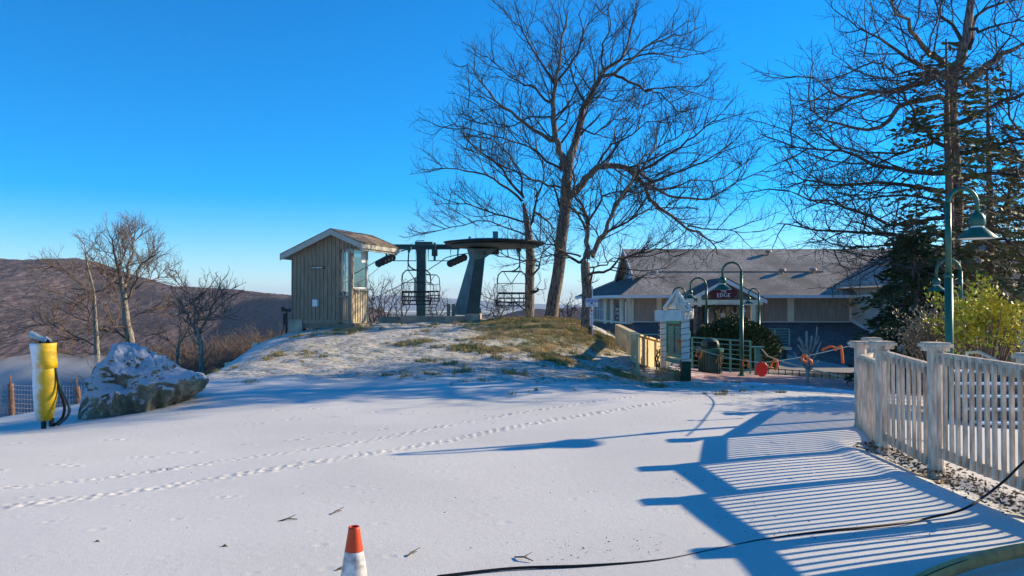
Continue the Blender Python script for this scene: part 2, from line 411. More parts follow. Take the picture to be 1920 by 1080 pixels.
def _K(r2): return r2 * np.log(r2 + 1e-9)
def _solve():
    X = CPA[:, :2]; n = len(X)
    r2 = ((X[:, None] - X[None]) ** 2).sum(-1)
    A = np.zeros((n + 3, n + 3)); A[:n, :n] = _K(r2) + .12 * np.eye(n); A[:n, n] = 1; A[:n, n + 1:] = X; A[n, :n] = 1; A[n + 1:, :n] = X.T
    return np.linalg.solve(A, np.concatenate([CPA[:, 2], np.zeros(3)]))
TW = _solve()
def sst(a, b, x):
    t = np.clip((x - a) / (b - a), 0, 1); return t * t * (3 - 2 * t)
def HZ(x, y):
    x = np.asarray(x, dtype=np.float64); y = np.asarray(y, dtype=np.float64)
    shp = np.broadcast(x, y).shape
    xf = np.broadcast_to(x, shp).ravel(); yf = np.broadcast_to(y, shp).ravel()
    xc = np.clip(xf, -13, 20); yc = np.clip(yf, -1, 33)
    z = np.zeros_like(xc); n = len(CPA)
    for i in range(n):
        r2 = (xc - CPA[i, 0]) ** 2 + (yc - CPA[i, 1]) ** 2
        z += TW[i] * _K(r2)
    z += TW[n] + TW[n + 1] * xc + TW[n + 2] * yc
    z = np.clip(z, -2.5, 1.2)
    # pit in front of the lodge's lower storey
    ye = np.interp(xf, [6.8, 7.2, 7.6, 8.6, 11, 12.2, 14], [40, 27, 24.2, 20.6, 20.0, 27, 33])
    z -= 3.0 * sst(0, 1.6, yf - ye)
    # back of the knoll
    z -= .30 * np.clip(yf - 31.5, 0, 400) * sst(0, 4, yf - 31.5)
    # left slope
    xcr = np.interp(yf, [14.8, 15.5, 17.5, 19.5, 24.5, 31], [-5.6, -5.86, -6.1, -6.45, -7.0, -7.4])
    dd = np.minimum(xcr - xf, yf - 14.8)
    z -= .55 * np.clip(dd, 0, 400) * sst(0, 2.5, dd)
    z = np.maximum(z, -75 + 3 * np.sin(xf * .01) * np.cos(yf * .013))
    return z.reshape(shp)
def hz(x, y): return float(HZ(np.array([x]), np.array([y]))[0])
def gp(px, py, d0=3.0, d1=60):
    ds = np.linspace(d0, d1, 1200); a = W(px, py, 1.0); sx = a.x; sz = a.z - CAMZ
    zz = CAMZ + sz * ds; h = HZ(sx * ds, ds); i = np.argmax(zz < h)
    if zz[i] >= h[i]: i = len(ds) - 1
    return Vector((sx * ds[i], ds[i], h[i]))

def axis(parts):
    out = []
    for a, b, s in parts:
        n = max(1, int(round((b - a) / s))); out.extend(list(np.linspace(a, b, n, endpoint=False)))
    out.append(parts[-1][1]); return np.array(out)
gx = axis([(-6000, -600, 450), (-600, -80, 40), (-80, -16, 4), (-16, -7.2, .25), (-7.2, 5.2, .022), (5.2, 12, .12), (12, 24, .6), (24, 80, 4), (80, 600, 40), (600, 6000, 450)])
gy = axis([(-6000, -600, 450), (-600, -60, 60), (-60, 0, 3), (0, 4, .2), (4, 13.6, .022), (13.6, 30, .07), (30, 44, .3), (44, 100, 3), (100, 600, 40), (600, 6000, 450)])
GX, GY = np.meshgrid(gx, gy)
GZ = HZ(GX, GY)
rs = np.random.RandomState(5)
near = sst(60, 30, np.hypot(GX, GY))
und = np.zeros_like(GX)
for k in range(14):
    a = rs.rand() * 6.28; fr = rs.uniform(.6, 2.8); und += np.sin((GX * math.cos(a) + GY * math.sin(a)) * fr + rs.rand() * 6.28) * .006 / fr
kn = sst(13.8, 16.5, GY) * sst(33, 27, GY) * sst(-8, -6, GX) * sst(6, 4, GX)
for k in range(26):
    a = rs.rand() * 6.28; fr = rs.uniform(3, 11); und += kn * np.sin((GX * math.cos(a) + GY * math.sin(a) * 1.3) * fr + rs.rand() * 6.28) * .03 / fr
GZ += und * near
# animal tracks pressed into the snow
def press(x, y, r, dep, rim=.5, ax=1.0):
    i0, i1 = np.searchsorted(gx, [x - 3 * r * ax, x + 3 * r * ax]); j0, j1 = np.searchsorted(gy, [y - 3 * r, y + 3 * r])
    if i1 <= i0 or j1 <= j0: return
    q = ((GX[j0:j1, i0:i1] - x) / ax) ** 2 + (GY[j0:j1, i0:i1] - y) ** 2; q = q / (r * r)
    GZ[j0:j1, i0:i1] += -dep * np.exp(-q) + rim * dep * np.exp(-(np.sqrt(q) - 1.7) ** 2 * 4)
def trackline(pix, step, r, dep, w):
    P = [gp(a, b) for a, b in pix]
    seg = np.array([(p.x, p.y) for p in P]); L = np.concatenate([[0], np.cumsum(np.hypot(*np.diff(seg, axis=0).T))])
    s = 0; k = 0
    while s < L[-1]:
        x = np.interp(s, L, seg[:, 0]); y = np.interp(s, L, seg[:, 1]); t = (np.interp(s + .05, L, seg[:, 1]) - y, -(np.interp(s + .05, L, seg[:, 0]) - x))
        n = math.hypot(*t) or 1; o = (w if k % 2 else -w) + rs.uniform(-.01, .01)
        press(x + t[0] / n * o, y + t[1] / n * o, r * rs.uniform(.8, 1.25), dep * rs.uniform(.5, 1.35), .75, rs.uniform(1.0, 1.7))
        s += step * rs.uniform(.7, 1.3); k += 1
TR = 1
trackline([(-60, 924), (200, 895), (420, 865), (640, 833), (820, 800), (980, 775), (1200, 745)], .085, .021, .013, .028)
trackline([(-60, 962), (150, 937), (400, 900), (620, 864), (820, 828), (1000, 795), (1280, 753)], .07, .023, .014, .04)
for a, b in ((0, 884), (120, 872), (250, 856), (360, 846), (465, 832), (565, 822), (640, 808), (240, 824), (55, 830), (470, 794), (540, 786), (610, 781), (690, 773), (570, 766), (510, 770), (720, 803), (440, 935), (85, 935)):
    c = gp(a, b)
    for k in range(3): press(c.x + rs.uniform(-.16, .16), c.y + rs.uniform(-.04, .04), rs.uniform(.016, .03), .008, .6, 1.5)
for k in range(260):
    press(rs.uniform(-5, 3.5), rs.uniform(4.1, 12), rs.uniform(.02, .035), rs.uniform(.001, .005), .5)
def vnoise(x, y, seed, s):
    r = np.random.RandomState(seed); G = r.rand(256, 256)
    X = np.mod(x * s, 255); Y = np.mod(y * s, 255); i = X.astype(int); j = Y.astype(int); u = X - i; v = Y - j
    u = u * u * (3 - 2 * u); v = v * v * (3 - 2 * v)
    return (G[j, i] * (1 - u) * (1 - v) + G[j, (i + 1) % 256] * u * (1 - v) + G[(j + 1) % 256, i] * (1 - u) * v + G[(j + 1) % 256, (i + 1) % 256] * u * v)
# snow lips and bare strip along the fence foot
FP_POST = [Vector((5.5, 12.3, 0)), Vector((4.44, 10.26, 0)), Vector((4.06, 8.87, 0)), Vector((4.01, 7.66, 0)), Vector((3.95, 6.2, 0)), Vector((3.93, 5.5, 0))]
def fence_x(y): return np.interp(y, [5.5, 6.2, 7.66, 8.87, 10.26, 12.3], [4.0, 4.03, 4.01, 4.06, 4.44, 5.5])
dx = GX - fence_x(GY); strip = sst(9.6, 9.0, GY) * sst(4.5, 5.5, GY)
GZ += strip * (-.05 * np.exp(-((dx + .03) / .16) ** 2) + .03 * np.exp(-((dx + .42) / .14) ** 2))
GRASS = np.zeros_like(GX); THIN = .15 * np.ones_like(GX) * 0
THIN = np.maximum(0, kn)
def patch(px, py, rx, ry, s=1.0):
    c = gp(px, py); q = ((GX - c.x) / rx) ** 2 + ((GY - c.y) / ry) ** 2
    np.maximum(GRASS, s * .84 * np.exp(-q * .9), out=GRASS)
for a in ((960, 616, 1.6, 3.4), (1000, 612, 1.9, 4), (1040, 618, 1.8, 4), (1085, 624, 1.4, 3.4), (1110, 645, .9, 1.6, .85), (1060, 645, 1.3, 1.2, .8), (1010, 635, 1.4, 1.1, .75), (1085, 665, .8, .9, .75), (1000, 655, 1.2, .8, .9),
          (930, 655, 1.1, .6, .85), (900, 640, .6, .5, .75), (1040, 675, .7, .7, .9), (1110, 690, .8, .7, .7), (880, 697, .4, .25, .6), (915, 698, .35, .25, .6), (980, 703, .4, .25, .6), (895, 655, .6, .4, .75),
          (800, 640, .5, .35, .8), (745, 645, .4, .3, .7), (760, 632, .4, .3, .6), (600, 668, .45, .4, .8), (580, 660, .3, .4, .6), (515, 668, .25, .4, .6), (665, 662, .4, .3, .55), (1160, 700, .9, .8, .7),
          (660, 618, .8, .8, .75), (720, 618, .6, .5, .5), (1200, 712, .5, .4, .6), (1230, 722, .4, .5, .7), (1130, 708, .9, .5, .65), (1140, 650, .5, 1.2, .8)): patch(*a)
for _c in ((1.2, 28.2, 2.4, 3.2), (2.6, 26.8, 1.2, 2.6), (3.2, 25.4, .9, 2), (-.2, 27.8, 1.4, 2.2)): np.maximum(GRASS, .85 * np.exp(-.9 * (((GX - _c[0]) / _c[2]) ** 2 + ((GY - _c[1]) / _c[3]) ** 2)), out=GRASS)
np.maximum(GRASS, .5 * strip * np.exp(-((dx + .06) / .17) ** 2), out=GRASS)
GRASS *= near
# bare forest floor on the slopes away from the summit
sl = np.clip(-(GZ) - 1.6, 0, 1) * (1 - sst(6.5, 7.5, GX) * sst(34, 30, GY)); np.maximum(GRASS, sl * 1.2, out=GRASS)
def grid_obj(name, X, Y, Z, m, attrs={}):
    ny, nx = X.shape; me = bpy.data.meshes.new(name)
    V = np.stack([X, Y, Z], -1).reshape(-1, 3).astype(np.float32)
    idx = np.arange(nx * ny).reshape(ny, nx)
    F = np.stack([idx[:-1, :-1], idx[:-1, 1:], idx[1:, 1:], idx[1:, :-1]], -1).reshape(-1, 4).astype(np.int32)
    me.vertices.add(len(V)); me.vertices.foreach_set('co', V.ravel()); me.loops.add(F.size); me.polygons.add(len(F))
    me.loops.foreach_set('vertex_index', F.ravel()); me.polygons.foreach_set('loop_start', (np.arange(len(F)) * 4).astype(np.int32))
    me.polygons.foreach_set('use_smooth', np.ones(len(F), dtype=bool))
    for k, v in attrs.items():
        a = me.attributes.new(k, 'FLOAT', 'POINT'); a.data.foreach_set('value', v.astype(np.float32).ravel())
    me.materials.append(m); me.update(calc_edges=True)
    o = bpy.data.objects.new(name, me); COL.objects.link(o); return o
tag(grid_obj('ground', GX, GY, GZ, mGround, {'grass': GRASS, 'thin': THIN}), kind='structure')

# brick plaza: a sheet lying on the ground
u = np.linspace(0, 1, 160); v = np.linspace(0, 1, 120); U, Vv = np.meshgrid(u, v)
n0 = np.array([[4.45, 19.2], [11.5, 11.6]]); n1 = np.array([[4.6, 26.0], [12.0, 19.9]])
PX = (n0[0, 0] * (1 - U) + n0[1, 0] * U) * (1 - Vv) + (n1[0, 0] * (1 - U) + n1[1, 0] * U) * Vv
PY = (n0[0, 1] * (1 - U) + n0[1, 1] * U) * (1 - Vv) + (n1[0, 1] * (1 - U) + n1[1, 1] * U) * Vv
lim = np.interp(PX, [4, 7.3, 7.6, 8.6, 12], [26, 26, 24.2, 20.6, 20.0]) - .15
PY = np.minimum(PY, lim)
PZ = HZ(PX, PY) + .035 - .07 * (1 - sst(0, .05, Vv)) - .06 * (1 - sst(0, .03, U)) + sst(0, .03, Vv) * .0
sn = .20 + .62 * sst(.14, 0, Vv) + .22 * sst(.55, .95, Vv) + .3 * sst(.25, 0, U) 
tag(grid_obj('plaza', PX, PY, PZ, mBrick, {'snow': sn}), kind='structure')

# ---------------- hills ----------------
def hill(name, prof, d_r, d_f, zb, m, rough, ever_shade=None, nx=260, ny=110, back=1.5):
    px = np.linspace(prof[0][0], prof[-1][0], nx); py = np.interp(px, [p[0] for p in prof], [p[1] for p in prof])
    t = np.linspace(0, 1 + .25 * back, ny)
    XX = np.zeros((ny, nx)); YY = XX.copy(); ZZ = XX.copy(); EV = XX.copy()
    for i in range(nx):
        r = W(px[i], py[i], d_r)
        for_d = d_f + (d_r - d_f) * t
        YY[:, i] = for_d; XX[:, i] = r.x / d_r * (d_r * .55 + for_d * .45)
        prof_t = np.where(t <= 1, np.sin(np.clip(t, 0, 1) * math.pi / 2) ** 1.15, 1 - (t - 1) * 2.2)
        ZZ[:, i] = zb + (r.z - zb) * prof_t
    for s, a in rough:
        ZZ += (vnoise(XX + 9000, YY + 3000, int(s * 100) + 3, 1 / s) - .5) * a * sst(0, .12, t)[:, None]
    attrs = {}
    if ever_shade:
        P_x = 960 + FP * XX / YY; P_y = 565 - FP * (ZZ - CAMZ) / YY
        for cx, cy, rx, ry in ever_shade: EV = np.maximum(EV, np.exp(-((P_x - cx) / rx) ** 2 - ((P_y - cy) / ry) ** 2))
        EV = np.clip(EV * 1.7, 0, 1.2); attrs['shaded_evergreen'] = EV
    o = grid_obj(name, XX, YY, ZZ, m, attrs); return tag(o, kind='structure')
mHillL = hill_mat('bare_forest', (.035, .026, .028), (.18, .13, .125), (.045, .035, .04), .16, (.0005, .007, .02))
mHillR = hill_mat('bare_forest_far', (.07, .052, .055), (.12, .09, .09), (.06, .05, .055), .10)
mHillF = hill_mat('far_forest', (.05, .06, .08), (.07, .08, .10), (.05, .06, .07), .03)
hill('hill_left', [(-500, 520), (-250, 505), (-60, 496), (0, 494), (50, 498), (110, 494), (150, 493), (190, 502), (235, 517), (290, 531), (345, 543), (400, 548), (450, 552), (500, 557), (560, 558), (640, 566), (720, 588), (800, 620)],
     900, 260, -75, mHillL, [(160, 12), (60, 5), (18, 1.6), (3.5, 1.6)], ever_shade=[(505, 604, 85, 40), (455, 645, 65, 40), (570, 590, 70, 30)], nx=620, ny=240)
hill('hill_right', [(820, 640), (890, 603), (940, 590), (985, 577), (1030, 574), (1080, 571), (1130, 572), (1250, 590), (1400, 600), (1700, 595), (2100, 600), (2300, 610)],
     800, 300, -75, mHillR, [(120, 8), (40, 3), (4, 1.2)], nx=360, ny=120)
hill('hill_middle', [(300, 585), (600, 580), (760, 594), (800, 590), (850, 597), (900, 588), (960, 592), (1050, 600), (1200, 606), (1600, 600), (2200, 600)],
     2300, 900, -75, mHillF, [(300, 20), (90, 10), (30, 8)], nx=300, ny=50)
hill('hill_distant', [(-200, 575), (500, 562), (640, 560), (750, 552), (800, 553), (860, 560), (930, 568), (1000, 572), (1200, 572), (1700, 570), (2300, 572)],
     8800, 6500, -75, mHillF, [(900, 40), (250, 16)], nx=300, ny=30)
hz_box = MB(); hz_box.box((0, 4300, 20), (16000, 11000, 240))
mHaze = bpy.data.materials.new('haze'); mHaze.use_nodes = True
hn = mHaze.node_tree.nodes; hn.remove(hn['Principled BSDF'])
pv = hn.new('ShaderNodeVolumePrincipled'); pv.inputs['Color'].default_value = (.62, .78, 1.0, 1); pv.inputs['Density'].default_value = .00012
mHaze.node_tree.links.new(pv.outputs[0], hn['Material Output'].inputs['Volume'])
tag(hz_box.build('haze', mHaze), 'thin bluish air haze over the valley and hills', 'haze', kind='stuff')

# ---------------- trees ----------------
def grow(mb, P, r0, lvl, rng, sp, maxl, up=.25, flat=1.0, t0=.15, lenf=1.0):
    """children along the polyline P (list of Vectors)"""
    seg = [(P[i + 1] - P[i]).length for i in range(len(P) - 1)]; L = sum(seg)
    if L < .05: return
    n = max(2, int(L / sp[lvl])) ; side = rng.choice((-1, 1))
    for k in range(n):
        t = t0 + (1 - t0) * (k + rng.random()) / n; s = t * L; i = 0
        while i < len(seg) - 1 and s > seg[i]: s -= seg[i]; i += 1
        p = P[i].lerp(P[i + 1], min(1, s / max(seg[i], 1e-6))); d = (P[i + 1] - P[i]).normalized()
        side = -side
        ax = d.cross(Vector((rng.gauss(0, 1), rng.gauss(0, 1), rng.gauss(0, .5)))).normalized()
        a = R(rng.uniform(28, 62))
        nd = (Matrix.Rotation(a * side, 3, ax) @ d); nd.z += up * rng.uniform(.2, 1.2); nd.y *= flat; nd.normalize()
        base = LENS[lvl] * lenf
        ln = min(base * rng.uniform(.55, 1.25) * (1.15 - .6 * t), L * .9)
        rr = max(r0 * (1 - t * .8) * .55, RMIN[lvl]); rr = min(rr, RMAX[lvl])
        q = [p]; cur = p.copy(); dd = nd.copy(); ns = 5 if lvl < 1 else (4 if lvl < 2 else 3)
        for j in range(ns):
            dd = dd + Vector((rng.gauss(0, .17), rng.gauss(0, .17), rng.gauss(.03, .14) + up * .13)); dd.normalize()
            cur = cur + dd * ln / ns; q.append(cur.copy())
        rads = np.linspace(rr, max(rr * .35, RMIN[-1] * .7), len(q))
        mb.tube(q, rads, 4 if lvl < 1 else 3, cap=False)
        if lvl + 1 < maxl: grow(mb, q, rr, lvl + 1, rng, sp, maxl, up, flat, .12, lenf)
LENS = [2.2, 1.0, .46, .25]; RMIN = [.02, .0095, .006, .005]; RMAX = [.06, .028, .014, .008]

def smooth_poly(P, n=3):
    out = []
    for i in range(len(P) - 1):
        p0 = P[max(i - 1, 0)]; p1 = P[i]; p2 = P[i + 1]; p3 = P[min(i + 2, len(P) - 1)]
        for j in range(n):
            t = j / n
            out.append(.5 * ((2 * p1) + (p2 - p0) * t + (2 * p0 - 5 * p1 + 4 * p2 - p3) * t * t + (3 * p1 - p0 - 3 * p2 + p3) * t ** 3))
    out.append(P[-1]); return out
def traced_tree(name, label, d, trunk, limbs, rng, sp=(.42, .24, .17), maxl=3, mt=None, mc=None, up=.25, lenf=1.0, group=None, foot=None):
    """trunk: list of (px,py,r); limbs: (points, r0, r1, depth offset at the tip)"""
    mt = mt or mBark; mc = mc or mTwig
    pts = [W(a, b, d) for a, b, r in trunk]; base = pts[0].copy()
    gz = hz(base.x, base.y) - .15
    if foot: gz = foot
    if gz < base.z: pts.insert(0, Vector((base.x - (pts[1].x - base.x) * .1, base.y, gz))); rr = [trunk[0][2] * 1.15] + [t[2] for t in trunk]
    else: rr = [t[2] for t in trunk]
    root = T(name, label, 'tree', (base.x, base.y, gz), 0, group)
    P = smooth_poly(pts, 3); rad = np.interp(np.linspace(0, len(pts) - 1, len(P)), range(len(pts)), rr)
    tm = MB(); rad[0] *= 1.35; P = [p + Vector((rng.gauss(0, .012), 0, 0)) for p in P]; tm.tube(P, rad, 12)
    cm = MB(); bm = MB()
    top = P
    grow(cm, P[int(len(P) * .45):], rad[-1], 0, rng, [sp[0] * 1.8] + list(sp[1:]), maxl, up, lenf=lenf * .8)
    for L in limbs:
        lp, r0, r1, dz = L[:4]
        n = len(lp); Q = [W(a, b, d + dz * (i / (n - 1)) ** 1.2 + (L[4] if len(L) > 4 else 0)) for i, (a, b) in enumerate(lp)]
        Q = smooth_poly(Q, 3); Q = [q + Vector((rng.gauss(0, .03), rng.gauss(0, .08), rng.gauss(0, .03))) * (i > 0) for i, q in enumerate(Q)]
        rads = np.linspace(r0, r1, len(Q)); (tm if r0 > .07 else cm).tube(Q, rads, 8 if r0 > .07 else 5)
        grow(cm, Q, r0 * .6, 0, rng, sp, maxl, up, lenf=lenf)
    tm.build('trunk', mt, root, world=True, smooth=True)
    cm.build('crown', mc, root, world=True)
    return root
def z8(L): return [(780 + a / 2.1606, b / 2.1606) for a, b in L]
def z2(L): return [(940 + a / 2.453, 200 + b / 2.453) for a, b in L]
def z6(L): return [(1440 + a / 2.16, b / 2.16) for a, b in L]
rng = random.Random(11)
traced_tree('oak_tree', 'tallest bare oak with thick leaning trunk and an arching right limb, on the knoll', 30,
    [(1030, 612, .27), (1037, 570, .24), (1046, 515, .225), (1054, 440, .215), (1059, 390, .205), (1062, 340, .20), (1066, 305, .17)],
    [(z8([(600, 690), (590, 630), (568, 560), (560, 480), (560, 380), (575, 270), (600, 150), (620, 40)]), .15, .02, -1.5),
     (z8([(555, 568), (500, 545), (430, 490), (350, 430), (270, 340), (205, 255)]), .085, .012, -2.5),
     (z8([(555, 440), (510, 385), (440, 340), (380, 310), (290, 225)]), .06, .01, 2),
     (z8([(560, 340), (510, 260), (460, 180), (420, 110), (365, 65)]), .055, .01, 1.5),
     (z8([(570, 330), (640, 240), (680, 150), (660, 50)]), .05, .01, -2),
     (z8([(612, 680), (640, 600), (660, 520), (690, 420), (740, 330), (760, 290), (830, 240), (860, 160), (890, 40)]), .165, .02, 1.5),
     (z8([(755, 310), (810, 295), (870, 240), (960, 170), (1080, 140), (1160, 110)]), .075, .012, -1.5, 1),
     (z8([(800, 300), (860, 330), (930, 365), (990, 380), (1060, 450), (1140, 460)]), .065, .01, 2, 1),
     (z8([(760, 280), (755, 200), (790, 110), (770, 20)]), .05, .01, -2, 1),
     (z8([(690, 420), (655, 370), (630, 300), (610, 230), (580, 120)]), .06, .01, 2.5, .8),
     (z8([(840, 245), (960, 220), (1080, 230), (1175, 215)]), .04, .01, 1.5, 1.2),
     (z8([(930, 365), (1050, 350), (1185, 350)]), .035, .01, 1, 1.8),
     (z8([(626, 790), (680, 740), (720, 690), (780, 670), (850, 680), (920, 740), (950, 810), (1010, 860), (1100, 920), (1170, 960), (1220, 1020)]), .15, .02, -1.5),
     (z8([(735, 685), (770, 610), (850, 560), (940, 500), (1010, 500)]), .05, .01, -1.5),
     (z8([(860, 685), (930, 715), (970, 770), (1060, 800), (1180, 805), (1300, 740), (1400, 690)]), .075, .012, 2),
     (z8([(900, 700), (1000, 640), (1100, 570), (1180, 510), (1260, 440)]), .06, .01, -2),
     (z8([(950, 740), (1080, 690), (1200, 640), (1290, 570)]), .05, .01, 1.5),
     (z8([(1100, 915), (1200, 930), (1380, 935)]), .035, .01, -1),
     (z8([(990, 770), (1110, 740), (1250, 720), (1330, 640)]), .035, .01, 2.5),
     (z8([(1010, 860), (1080, 840), (1140, 850)]), .025, .01, .5),
     (z8([(592, 690), (530, 650), (470, 600), (380, 570), (280, 540), (140, 500)]), .055, .01, -2.5),
     (z8([(588, 760), (500, 740), (400, 690), (280, 640), (170, 580)]), .045, .01, 2.5),
     (z8([(660, 520), (720, 540), (800, 490), (880, 480)]), .04, .01, -2),
     (z8([(670, 480), (700, 400), (800, 400), (900, 420), (960, 440)]), .035, .01, 2.5),
     (z8([(565, 540), (620, 460), (600, 380), (560, 200)]), .04, .01, 3),
     (z8([(560, 480), (470, 470), (400, 510), (320, 500), (200, 430)]), .04, .01, -1.5)], rng, sp=(.46, .24, .17))
rng = random.Random(21)
traced_tree('oak_tree', 'crooked bare tree with a broken stub beside the bullwheel, left of the tallest oak', 32.5,
    [(990, 612, .20), (993, 560, .19), (994, 500, .185), (993, 455, .17), (987, 412, .12), (981, 380, .05)],
    [(z8([(435, 800), (385, 740), (330, 660), (240, 600), (150, 500)]), .07, .01, -2),
     (z8([(430, 815), (340, 740), (240, 700), (130, 680), (40, 690)]), .06, .01, 2),
     (z8([(440, 900), (330, 870), (200, 830), (90, 820)]), .045, .01, -1.5),
     (z8([(455, 935), (480, 870), (490, 790), (475, 760)]), .07, .02, .5),
     (z8([(490, 800), (520, 700), (480, 600), (430, 560)]), .04, .01, 1.5),
     (z8([(435, 800), (420, 700), (350, 600), (270, 540)]), .05, .01, -1),
     (z8([(455, 960), (300, 900), (150, 920), (30, 950)]), .035, .01, 1.5),
     (z2([(130, 800), (180, 720), (60, 700), (-60, 640)]), .05, .01, -1.5),
     (z2([(130, 860), (158, 850), (172, 838)]), .07, .045, -.3),
     (z2([(125, 960), (60, 900), (0, 930), (-80, 940)]), .035, .008, -1),
     (z8([(480, 860), (540, 900), (560, 930)]), .05, .02, 1)], rng, sp=(.34, .2, .15), lenf=.85)
rng = random.Random(31)
traced_tree('oak_tree', 'forked bare tree standing just behind the blue capacity sign', 26,
    [(1098, 626, .19), (1099, 590, .165), (1099, 540, .15), (1098, 500, .15), (1098, 488, .14)],
    [(z2([(388, 700), (395, 620), (395, 520), (370, 450), (340, 380), (345, 250), (330, 150)]), .095, .01, 1.5),
     (z2([(395, 700), (440, 640), (490, 560), (520, 470), (590, 350), (640, 250), (700, 180)]), .09, .01, -1.5),
     (z8([(715, 1040), (760, 960), (850, 900), (950, 850), (1040, 830)]), .06, .01, 2),
     (z8([(770, 920), (810, 830), (900, 700), (980, 600), (1090, 540), (1180, 500)]), .05, .01, 2),
     (z2([(372, 715), (300, 680), (240, 640), (160, 610)]), .055, .01, -1.5),
     (z2([(365, 690), (280, 670), (200, 690), (120, 700)]), .035, .01, 2),
     (z2([(405, 775), (470, 752), (550, 700), (660, 665), (740, 655), (800, 690)]), .05, .01, -1),
     (z2([(405, 740), (480, 720), (540, 690), (600, 700)]), .03, .008, 1.5),
     (z2([(385, 560), (340, 480), (300, 440), (270, 330)]), .045, .01, -2),
     (z2([(395, 540), (450, 440), (500, 400), (600, 380), (700, 330)]), .045, .01, 1)], rng, sp=(.34, .2, .14), lenf=.85)
# left slope
rng = random.Random(41)
traced_tree('bare_tree', 'pale bare tree with a rounded crown rising behind the snowy boulder', 34,
    [(245, 660, .19), (238, 610, .16), (234, 570, .13), (228, 530, .10), (222, 500, .06)],
    [([(226, 515), (215, 480), (210, 455), (205, 442)], .07, .012, -1), ([(232, 545), (240, 510), (246, 480), (250, 455), (262, 443)], .09, .012, 1),
     ([(240, 560), (256, 530), (262, 500), (285, 480), (300, 470)], .06, .01, -1), ([(245, 545), (270, 530), (300, 520), (332, 520)], .045, .01, 1.5),
     ([(228, 535), (205, 520), (190, 500), (170, 495)], .05, .01, -1.5), ([(240, 600), (270, 585), (300, 575)], .035, .01, 1), ([(232, 580), (212, 560), (195, 545), (170, 550)], .03, .01, 1),
     ([(240, 640), (215, 620), (190, 618), (165, 622)], .05, .01, -1), ([(222, 500), (235, 470), (228, 446)], .05, .01, .5)], rng, sp=(.24, .15, .12), mt=mBarkG, mc=mTwigG, lenf=.78)
rng = random.Random(42)
traced_tree('bare_tree', 'thin upright bare tree left of the round crowned one, behind the boulder', 31,
    [(182, 690, .11), (181, 640, .09), (178, 590, .07), (174, 540, .05), (165, 500, .03), (157, 455, .012)],
    [([(180, 620), (165, 590), (155, 570), (120, 555)], .04, .01, -1), ([(181, 640), (205, 620), (225, 612)], .035, .01, .6), ([(178, 575), (150, 530), (120, 510), (95, 500)], .035, .01, 1),
     ([(180, 650), (140, 630), (100, 610), (60, 610)], .03, .008, -1), ([(176, 560), (200, 540), (225, 535)], .025, .008, 1), ([(181, 660), (150, 668), (115, 655)], .025, .008, 1)], rng, sp=(.22, .15, .12), mt=mBarkG, mc=mTwigG, lenf=.7)
rng = random.Random(43)
traced_tree('bare_tree', 'slim forked bare tree at the right end of the boulder', 24,
    [(380, 720, .085), (378, 680, .075), (375, 640, .065), (371, 615, .055)],
    [([(374, 640), (362, 600), (366, 570), (378, 545)], .035, .008, 1), ([(375, 625), (390, 590), (400, 570), (420, 548)], .04, .008, -1),
     ([(371, 620), (350, 590), (342, 565)], .03, .008, 1), ([(378, 600), (410, 590), (425, 580)], .02, .006, .5), ([(362, 610), (345, 605), (335, 590)], .018, .006, .5), ([(364, 580), (355, 555), (352, 540)], .02, .006, .5)], rng, sp=(.2, .14, .11), mt=mBarkG, mc=mTwigG, lenf=.5)
rng = random.Random(44)
traced_tree('bare_tree', 'small bare tree in the brush between the round crowned and the forked tree', 28,
    [(335, 700, .08), (333, 660, .06), (338, 630, .04)],
    [([(333, 660), (315, 635), (300, 615)], .03, .008, 1), ([(335, 645), (350, 620), (360, 600)], .03, .008, -1), ([(338, 640), (335, 610), (325, 590)], .03, .008, 0)], rng, sp=(.25, .18, .13), mt=mBarkG, mc=mTwigG, lenf=.5)
# thin trees behind the concrete wall, downhill
for i, (px, top, d, sd_, lab) in enumerate(((700, 530, 45, 51, 'small bare tree right of the hut, below the summit'), (722, 550, 42, 52, 'spindly bare tree just left of the lift tower, below the summit'),
                                     (755, 545, 47, 53, 'fine bare tree seen through the left lift chair'), (820, 575, 46, 54, 'low bare treetop between lift tower and mast'),
                                     (1065, 585, 50, 55, 'small bare tree between the tallest oak and the sign'), (935, 592, 46, 56, 'low bare treetop beneath the right lift chair'))):
    rng = random.Random(sd_)
    traced_tree('bare_tree', lab, d, [(px, 640, .09), (px + 2, 610, .07), (px - 1, 585 if top < 570 else 600, .04)],
        [([(px, 610), (px - 14, 580), (px - 20, top + 10)], .04, .01, 1), ([(px, 605), (px + 12, 575), (px + 18, top)], .04, .01, -1), ([(px, 600), (px - 2, 570), (px + 3, top)], .035, .01, .5)], rng, sp=(.35, .24, .2), mt=mBark, mc=mTwig, lenf=.65)
